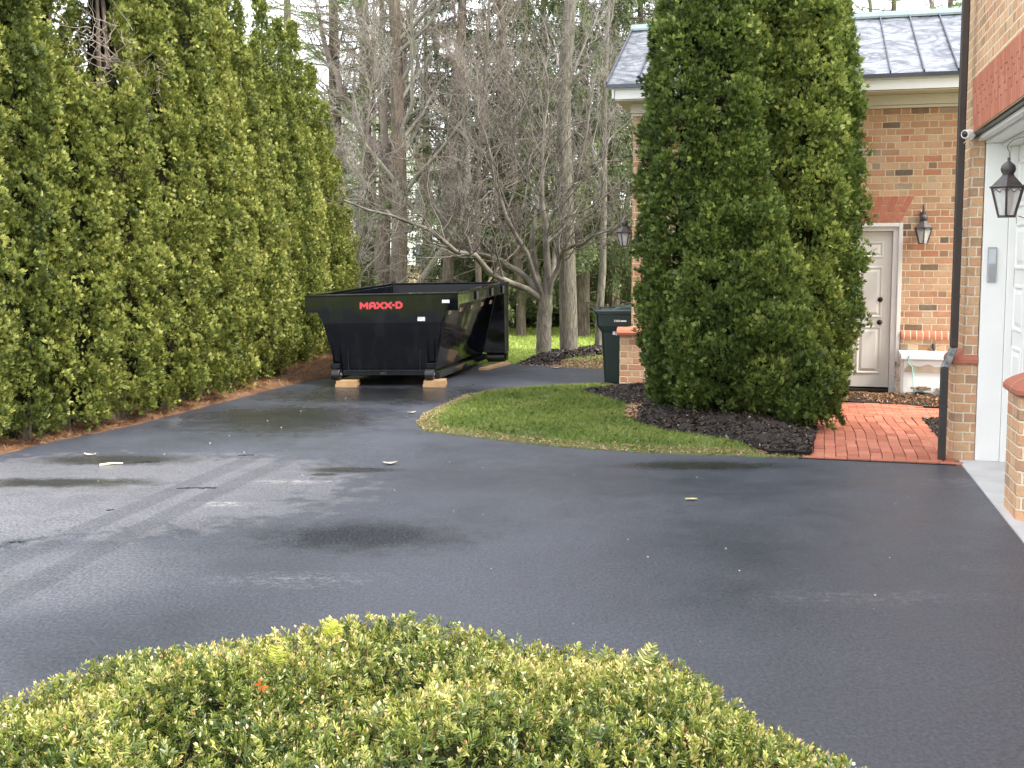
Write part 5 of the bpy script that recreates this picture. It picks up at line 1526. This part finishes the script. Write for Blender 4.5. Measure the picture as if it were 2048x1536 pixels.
# tan buds and orange tips
bi = rgy.uniform(0, 1, ns) < .5
bp, ba = tip[bi], ax_[bi]
nb2 = len(bp)
Vb, Fb, kb = fans(bp - ba * .004, ba, np.full(nb2, .011), 3, .35, .22, rgy)
mk('buds', Vb, Fb, leafmat('yew_buds', [(0, (.45, .20, .09)), (.5, (.62, .50, .28)), (1, (.72, .66, .42))], transl=.15), yw, tone=np.repeat(rgy.uniform(0, 1, nb2), kb))
Vt, Ft, o_ = [], [], 0
for i in rgy.choice(ns, 2600, replace=False):
    a = tip[i] - ax_[i] * .10 - np.array([0, 0, .04]); q = np.array([a, tip[i] - ax_[i] * .05, tip[i]])
    v_, f_ = tube_arr(q, np.array([.0022, .0018, .0012]), 3)
    Vt.append(v_); Ft.append(f_ + o_); o_ += len(v_)
mk('stems', np.concatenate(Vt), np.concatenate(Ft), simple('yew_stem', (.16, .085, .04), .8, .4, 9, .1), yw)
ths = np.linspace(-np.pi, np.pi, 49)[:-1]
sv_ = np.linspace(0.02, 1, 22)
iv = np.concatenate([ysurf(ths, np.full(48, q)) * np.array([1, 1, 1]) for q in sv_])
iv[:, 2] -= .10; iv[:, :2] = YC + (iv[:, :2] - YC) * .93; iv[:, 2] = np.maximum(iv[:, 2], .0)
mk('inner_shade_core', iv, np.array([(j * 48 + i, (j + 1) * 48 + i, (j + 1) * 48 + (i + 1) % 48, j * 48 + (i + 1) % 48) for j in range(21) for i in range(48)]), INNER, yw, smooth=True)  # hull under the needles, its dark colour standing in for shade between shoots
tk = MB(); tk.tube([(YC[0], YC[1], -.05), (YC[0], YC[1], .8)], [.05, .02], 8); tk.build('trunk', BARK2, yw)
# standout yellow sprays
for px, py, y_, hh in ((645, 1240, 2.72, .05), (668, 1238, 2.72, .05), (553, 1318, 2.45, .07), (1300, 1290, 2.55, .045)):
    pass
def spray(px, py, y_, L, n, mat, seed, lean=(0, 0, 1)):
    rg = np.random.default_rng(seed)
    tp = P(px, py, y_)
    d = norm(np.array(lean, float))
    sd2 = norm(np.cross(d, np.array([.1, -1, .2])))
    vs, ts = [], []
    for j in range(n):
        f = j / n
        b = tp - d * L * (1 - f)
        for sg in (-1, 1):
            dd = norm(d * .35 + sd2 * sg + rg.normal(0, .12, 3))
            l = .026 * (1 - .45 * f)
            wv = norm(np.cross(dd, [0, -1, .3])) * .0022
            vs.append(np.array([b - wv * .6, b + wv * .6, b + dd * l * .7 + wv, b + dd * l, b + dd * l * .7 - wv])); ts += [rg.uniform(.2, 1)] * 5
    V = np.concatenate(vs)
    mk('young_shoot', V, np.arange(len(V)).reshape(-1, 5), mat, yw, tone=ts)
spray(665, 1238, 2.70, .045, 8, LEAF_YEL, 1, (.2, 0, 1)); spray(680, 1246, 2.68, .04, 6, LEAF_YEL, 3, (.5, 0, .8))
spray(553, 1290, 2.42, .05, 7, LEAF_YEL, 4, (.05, -.3, 1)); spray(1302, 1284, 2.52, .04, 6, LEAF_YEW, 5, (0, 0, 1)); spray(1308, 1290, 2.45, .05, 7, LEAF_YEW, 6, (.6, 0, .8))
ol = P(522, 1372, 2.28)
mb = MB()
for i in range(7):
    a = i * .9
    dd = np.array([math.cos(a), -.3, math.sin(a)]) * .018
    mb.add([ol, ol + dd * .6 + np.array([.003, 0, .003]), ol + dd, ol + dd * .6 - np.array([.003, 0, .003])], [(0, 1, 2, 3)])
mb.build('dead_sprig', simple('orange_dead', (.55, .14, .02), .7, .2, 30, 0), yw)
# ------------------------------------------------------------------ ground scatter
def pts_in(poly, n, rg, f=None):
    A = np.array(poly)
    X, Y = [], []
    c = 0
    while c < n:
        x = rg.uniform(A[:, 0].min(), A[:, 0].max(), n * 2); y = rg.uniform(A[:, 1].min(), A[:, 1].max(), n * 2)
        k = inside(poly, x, y)
        if f is not None: k &= f(x, y)
        X.append(x[k]); Y.append(y[k]); c += k.sum()
        if k.sum() == 0: break
    return np.concatenate(X)[:n], np.concatenate(Y)[:n]
def blades(x, y, z, h, w, rg, lean=.5):
    n = len(x)
    b = np.stack([x, y, z], 1)
    d = norm(np.stack([rg.normal(0, lean, n), rg.normal(0, lean, n), np.ones(n)], 1))
    a = rg.uniform(0, np.pi, n)
    s_ = np.stack([np.cos(a), np.sin(a), np.zeros(n)], 1) * w[:, None] if hasattr(w, '__len__') else np.stack([np.cos(a), np.sin(a), np.zeros(n)], 1) * w
    m_ = b + d * (h * .55)[:, None]
    droop = np.stack([rg.normal(0, .3, n), rg.normal(0, .3, n), np.full(n, -.1)], 1) * h[:, None]
    t = b + d * h[:, None] + droop
    V = np.stack([b - s_, b + s_, m_ + s_ * .8, t, m_ - s_ * .8], 1).reshape(-1, 3)
    return V, np.arange(5 * n).reshape(-1, 5)
def flakes(x, y, z, L, w, rg, tilt=.35, th=0.):
    """thin chips and needles lying on the ground"""
    n = len(x)
    a = rg.uniform(0, 2 * np.pi, n)
    d = norm(np.stack([np.cos(a), np.sin(a), rg.normal(0, tilt, n)], 1))
    s_ = norm(np.cross(d, np.stack([rg.normal(0, tilt, n), rg.normal(0, tilt, n), np.ones(n)], 1)))
    c = np.stack([x, y, z], 1)
    d = d * (L / 2)[:, None]; s_ = s_ * (w / 2)[:, None]
    V = np.stack([c - d - s_ * .6, c + d * .8 - s_, c + d + s_ * .5, c - d * .7 + s_], 1).reshape(-1, 3)
    return V, np.arange(4 * n).reshape(-1, 4)
rg = np.random.default_rng(201)
inb = lambda x, y: ~inside(BED, x, y)
x, y = pts_in(ISL, 60000, rg, inb)
de = edist(ISL, x, y)
z = islf[1](x, y) - .005
patchy = np.sin(x * 3.1 + 1) * np.sin(y * 4.3) * .12
dryf = np.clip(1 - de / .28, 0, 1)
tone = .42 + rg.normal(0, .13, len(x)) + patchy + dryf * rg.uniform(0, .75, len(x)) + (rg.uniform(0, 1, len(x)) < .07) * .4
h = rg.uniform(.03, .07, len(x)) * (1 - .45 * dryf)
V, Fc = blades(x, y, z, h, rg.uniform(.0014, .003, len(x)), rg, .55)
tag(mk('grass', V, Fc, GRASS, tone=np.repeat(tone, 5)), 'green grass on the lawn island beside the dark mulch', 'grass', kind='stuff')
x, y = pts_in(ISL, 5200, rg, lambda x, y: edist(ISL, x, y) < .22)
x += rg.normal(0, .02, len(x)); y += rg.normal(0, .02, len(x))
V, Fc = flakes(x, y, islf[1](x, y) + .012, rg.uniform(.02, .06, len(x)), rg.uniform(.004, .014, len(x)), rg)
tag(mk('dead_grass', V, Fc, DRYLEAF, tone=np.repeat(rg.uniform(0, 1, len(x)), 4)), 'tan dead grass and leaf litter along the island edge', 'litter', kind='stuff')
# far lawn
x = rg.uniform(-7, 4.5, 90000); y = 19 + 12 * rg.uniform(0, 1, len(x)) ** 1.1
k = ~inside(FB, x, y) & ~inside(drive, x, y)
x, y = x[k], y[k]
near_ = np.clip((21.2 - y) / 2, 0, 1) * np.clip((x - .6) / .8, 0, 1)
tone = .38 + rg.normal(0, .16, len(x)) + .12 * np.sin(x * 1.9 + y) * np.sin(y * 1.3) + (rg.uniform(0, 1, len(x)) < .05) * .45 - .22 * near_
V, Fc = blades(x, y, np.full(len(x), -.062), rg.uniform(.05, .10, len(x)), rg.uniform(.004, .009, len(x)), rg, .6)
tag(mk('lawn_grass', V, Fc, LAWNB, tone=np.repeat(tone, 5)), 'bright yellow-green lawn behind the driveway', 'grass', kind='stuff')
# litter on the verge between driveway and far lawn
x, y = pts_in([(.0, 19.0), (1.5, 18.1), (3, 18), (3, 20.5), (1.5, 20.5), (.6, 19.6)], 5000, rg)
V, Fc = flakes(x, y, np.full(len(x), -.02) + rg.uniform(0, .02, len(x)), rg.uniform(.03, .08, len(x)), rg.uniform(.01, .03, len(x)), rg)
tag(mk('verge_litter', V, Fc, DRYLEAF, tone=np.repeat(rg.uniform(0, .9, len(x)), 4)), 'brown leaf litter along the far edge of the driveway', 'litter', kind='stuff')
# mulch chips
def chips(name, poly, hf, n, label, L=(.02, .06), W_=(.008, .022), seed=1, mat=CHIPS, lift=.0, f=None, light=.03, kind='stuff'):
    rg = np.random.default_rng(seed)
    x, y = pts_in(poly, n, rg, f)
    V, Fc = flakes(x, y, hf(x, y) + rg.uniform(0, .02, len(x)) + lift, rg.uniform(*L, len(x)), rg.uniform(*W_, len(x)), rg, .5)
    t = rg.normal(.4, .2, len(x)) + (rg.uniform(0, 1, len(x)) < light) * .6
    tag(mk(name, V, Fc, mat, tone=np.repeat(t, 4)), label, 'mulch', kind=kind)
chips('mulch', BED, bedf[1], 17000, 'black shredded mulch under the dark arborvitae', seed=2)
chips('mulch', FB, fbf[1], 7000, 'dark mulch ringing the two lawn trees', seed=3, L=(.04, .1), W_=(.015, .04))
chips('mulch', bl, b2f[1], 2500, 'black mulch strip between the brick walk and the house', seed=4)
chips('mulch', bl2, b3f[1], 4500, 'brown litter at the wall beside the brick walk', seed=5, mat=STRAW, light=.02)
chips('pine_straw', STB, stbf[1], 60000, 'orange-brown pine straw under the hedge', L=(.05, .12), W_=(.0018, .004), seed=6, mat=STRAW, lift=.0, light=.1, f=lambda x, y: (x > -6.3) & (edist(STB, x, y) < 1.4))
# heap of dead leaves where lawn meets mulch
lp = g2((1256, 822), (1280, 817), (1286, 835), (1272, 850), (1256, 846), (1250, 838))
chips('leaf_heap', lp, lambda x, y: bedf[1](x, y) * 0 + .07, 420, 'heap of pale dead leaves between lawn and mulch', L=(.03, .07), W_=(.015, .035), seed=7, mat=DRYLEAF, light=.2)
# small white crumbs and petals on the asphalt
rg = np.random.default_rng(301)
x = np.concatenate([rg.uniform(-1, 3.4, 26), rg.uniform(-3.5, 0, 24)]); y = np.concatenate([rg.uniform(4.5, 10, 26), rg.uniform(9, 16, 24)])
mb = MB()
for a, b in zip(x, y):
    s_ = rg.uniform(.0015, .0042) * (1 + .35 * (b > 10))
    for_ = [(a + s_ * dx * rg.uniform(.7, 1.2), b + s_ * dy * rg.uniform(.7, 1.2), .001 + dz * s_ * .9) for dz in (0, 1) for dx, dy in ((-1, -1), (1, -1), (1, 1), (-1, 1))]
    mb.hexa(for_)
tag(mb.build('gravel_crumbs', simple('white_crumb', (.75, .75, .72), .8, .2, 30, .2)), 'tiny white crumbs scattered over the asphalt', 'gravel', kind='stuff')
def leafobj(px, py, L, wd, ang, mat, name, label, cat, curl=.015):
    g = G(px, py)
    mb = MB()
    n = 7
    c, s_ = math.cos(ang), math.sin(ang)
    vs = []
    for i in range(n):
        f = i / (n - 1)
        w_ = wd * math.sin(math.pi * min(1, .08 + f * .9)) * (1 + .25 * math.sin(i * 2.3))
        zz = .004 + curl * (2 * f - 1) ** 2
        for sg in (-1, 0, 1):
            px_, py_ = (f - .5) * L, sg * w_
            vs.append((g[0] + px_ * c - py_ * s_, g[1] + px_ * s_ + py_ * c, zz + (.012 if sg else 0)))
    mb.add(vs, [(i * 3 + j, i * 3 + 3 + j, i * 3 + 4 + j, i * 3 + 1 + j) for i in range(n - 1) for j in (0, 1)])
    return tag(mb.build(name, mat), label, cat)
PALEL = simple('pale_leaf', (.62, .55, .42), .8, .2, 30, .1)
leafobj(780, 929, .13, .035, .2, PALEL, 'fallen_leaf', 'pale curled leaf lying alone on the asphalt left of the lawn island', 'leaf')
leafobj(1383, 1001, .10, .022, .1, simple('yellow_leaf', (.62, .58, .32), .8, .2, 30, .1), 'fallen_leaf', 'flat yellowish leaf on the asphalt in front of the lawn island', 'leaf', .003)
leafobj(824, 827, .10, .025, .4, PALEL, 'fallen_leaf', 'pale leaf on the asphalt close to the island tip', 'leaf')
leafobj(180, 912, .12, .02, -.1, PALEL, 'fallen_leaf', 'small pale leaf by the dark patch at the left edge', 'leaf')
leafobj(1112, 737, .16, .04, .1, PALEL, 'fallen_leaf', 'pale leaf on the far edge of the driveway', 'leaf')
leafobj(1310, 788, .3, .05, .25, WHITE, 'paper_scrap', 'white scrap lying in the mulch beside the brick corner pier', 'paper')
a, b = G(199, 932), G(246, 928)
mb = MB(); mb.tube([a + [0, 0, .008], (a + b) / 2 + [0, .01, .014], b + [0, 0, .008]], [.012, .010, .006], 6)
tag(mb.build('stick', PALEL), 'pale broken stick on the wet asphalt at left', 'stick')
for px0, px1, py, lab in ((355, 430, 977, 'long dark clod on the tyre track'), (476, 508, 911, 'flat dark clod beyond the tyre tracks'), (15, 48, 1085, 'dark clod at the left edge of the driveway'), (270, 318, 925, 'thin dark clod near the pale stick'), (212, 228, 1021, 'tiny dark clod between the tyre tracks')):
    a, b = G(px0, py), G(px1, py - 1)
    mb = MB(); n = 7
    rr = random.Random(px0)
    for i in range(n):
        c = a + (b - a) * (i + .5) / n
        s_ = np.linalg.norm(b - a) / n * rr.uniform(.6, .8)
        c = c + np.array([0, rr.uniform(-.012, .012), 0])
        mb.hexa([(c[0] + dx * s_, c[1] + dy * s_ * rr.uniform(.2, .5) + rr.uniform(-.012, .012), .001 + dz * rr.uniform(.002, .006)) for dz in (0, 1) for dx, dy in ((-1, -1), (1, -1), (1, 1), (-1, 1))])
    tag(mb.build('asphalt_clod', simple('tar_black', (.010, .010, .011), .5, .3, 30, .3)), lab, 'clod')
# tan dead sprig at the foot of the hedge
g = G(130, 838)
mb = MB()
rg = np.random.default_rng(8)
for i in range(46):
    p = np.array([g[0], g[1] - .1, .06]) + rg.normal(0, 1, 3) * np.array([.045, .03, .09]) + np.array([0, 0, .12])
    d = norm(rg.normal(size=3)) * .035; e_ = norm(np.cross(d, rg.normal(size=3))) * .013
    mb.tn = float(rg.uniform(.4, 1)); mb.add([p, p + d * .5 + e_, p + d, p + d * .5 - e_], [(0, 1, 2, 3)])
mb.tube([(g[0], g[1] - .1, -.02), (g[0] + .01, g[1] - .1, .32)], .006, 5)
tag(mb.build('dead_sprig', leafmat('dead_tan', [(0, (.25, .12, .04)), (.6, (.55, .32, .12)), (1, (.72, .55, .28))]), toned=True), 'tan dead sprig standing at the foot of the hedge', 'plant')
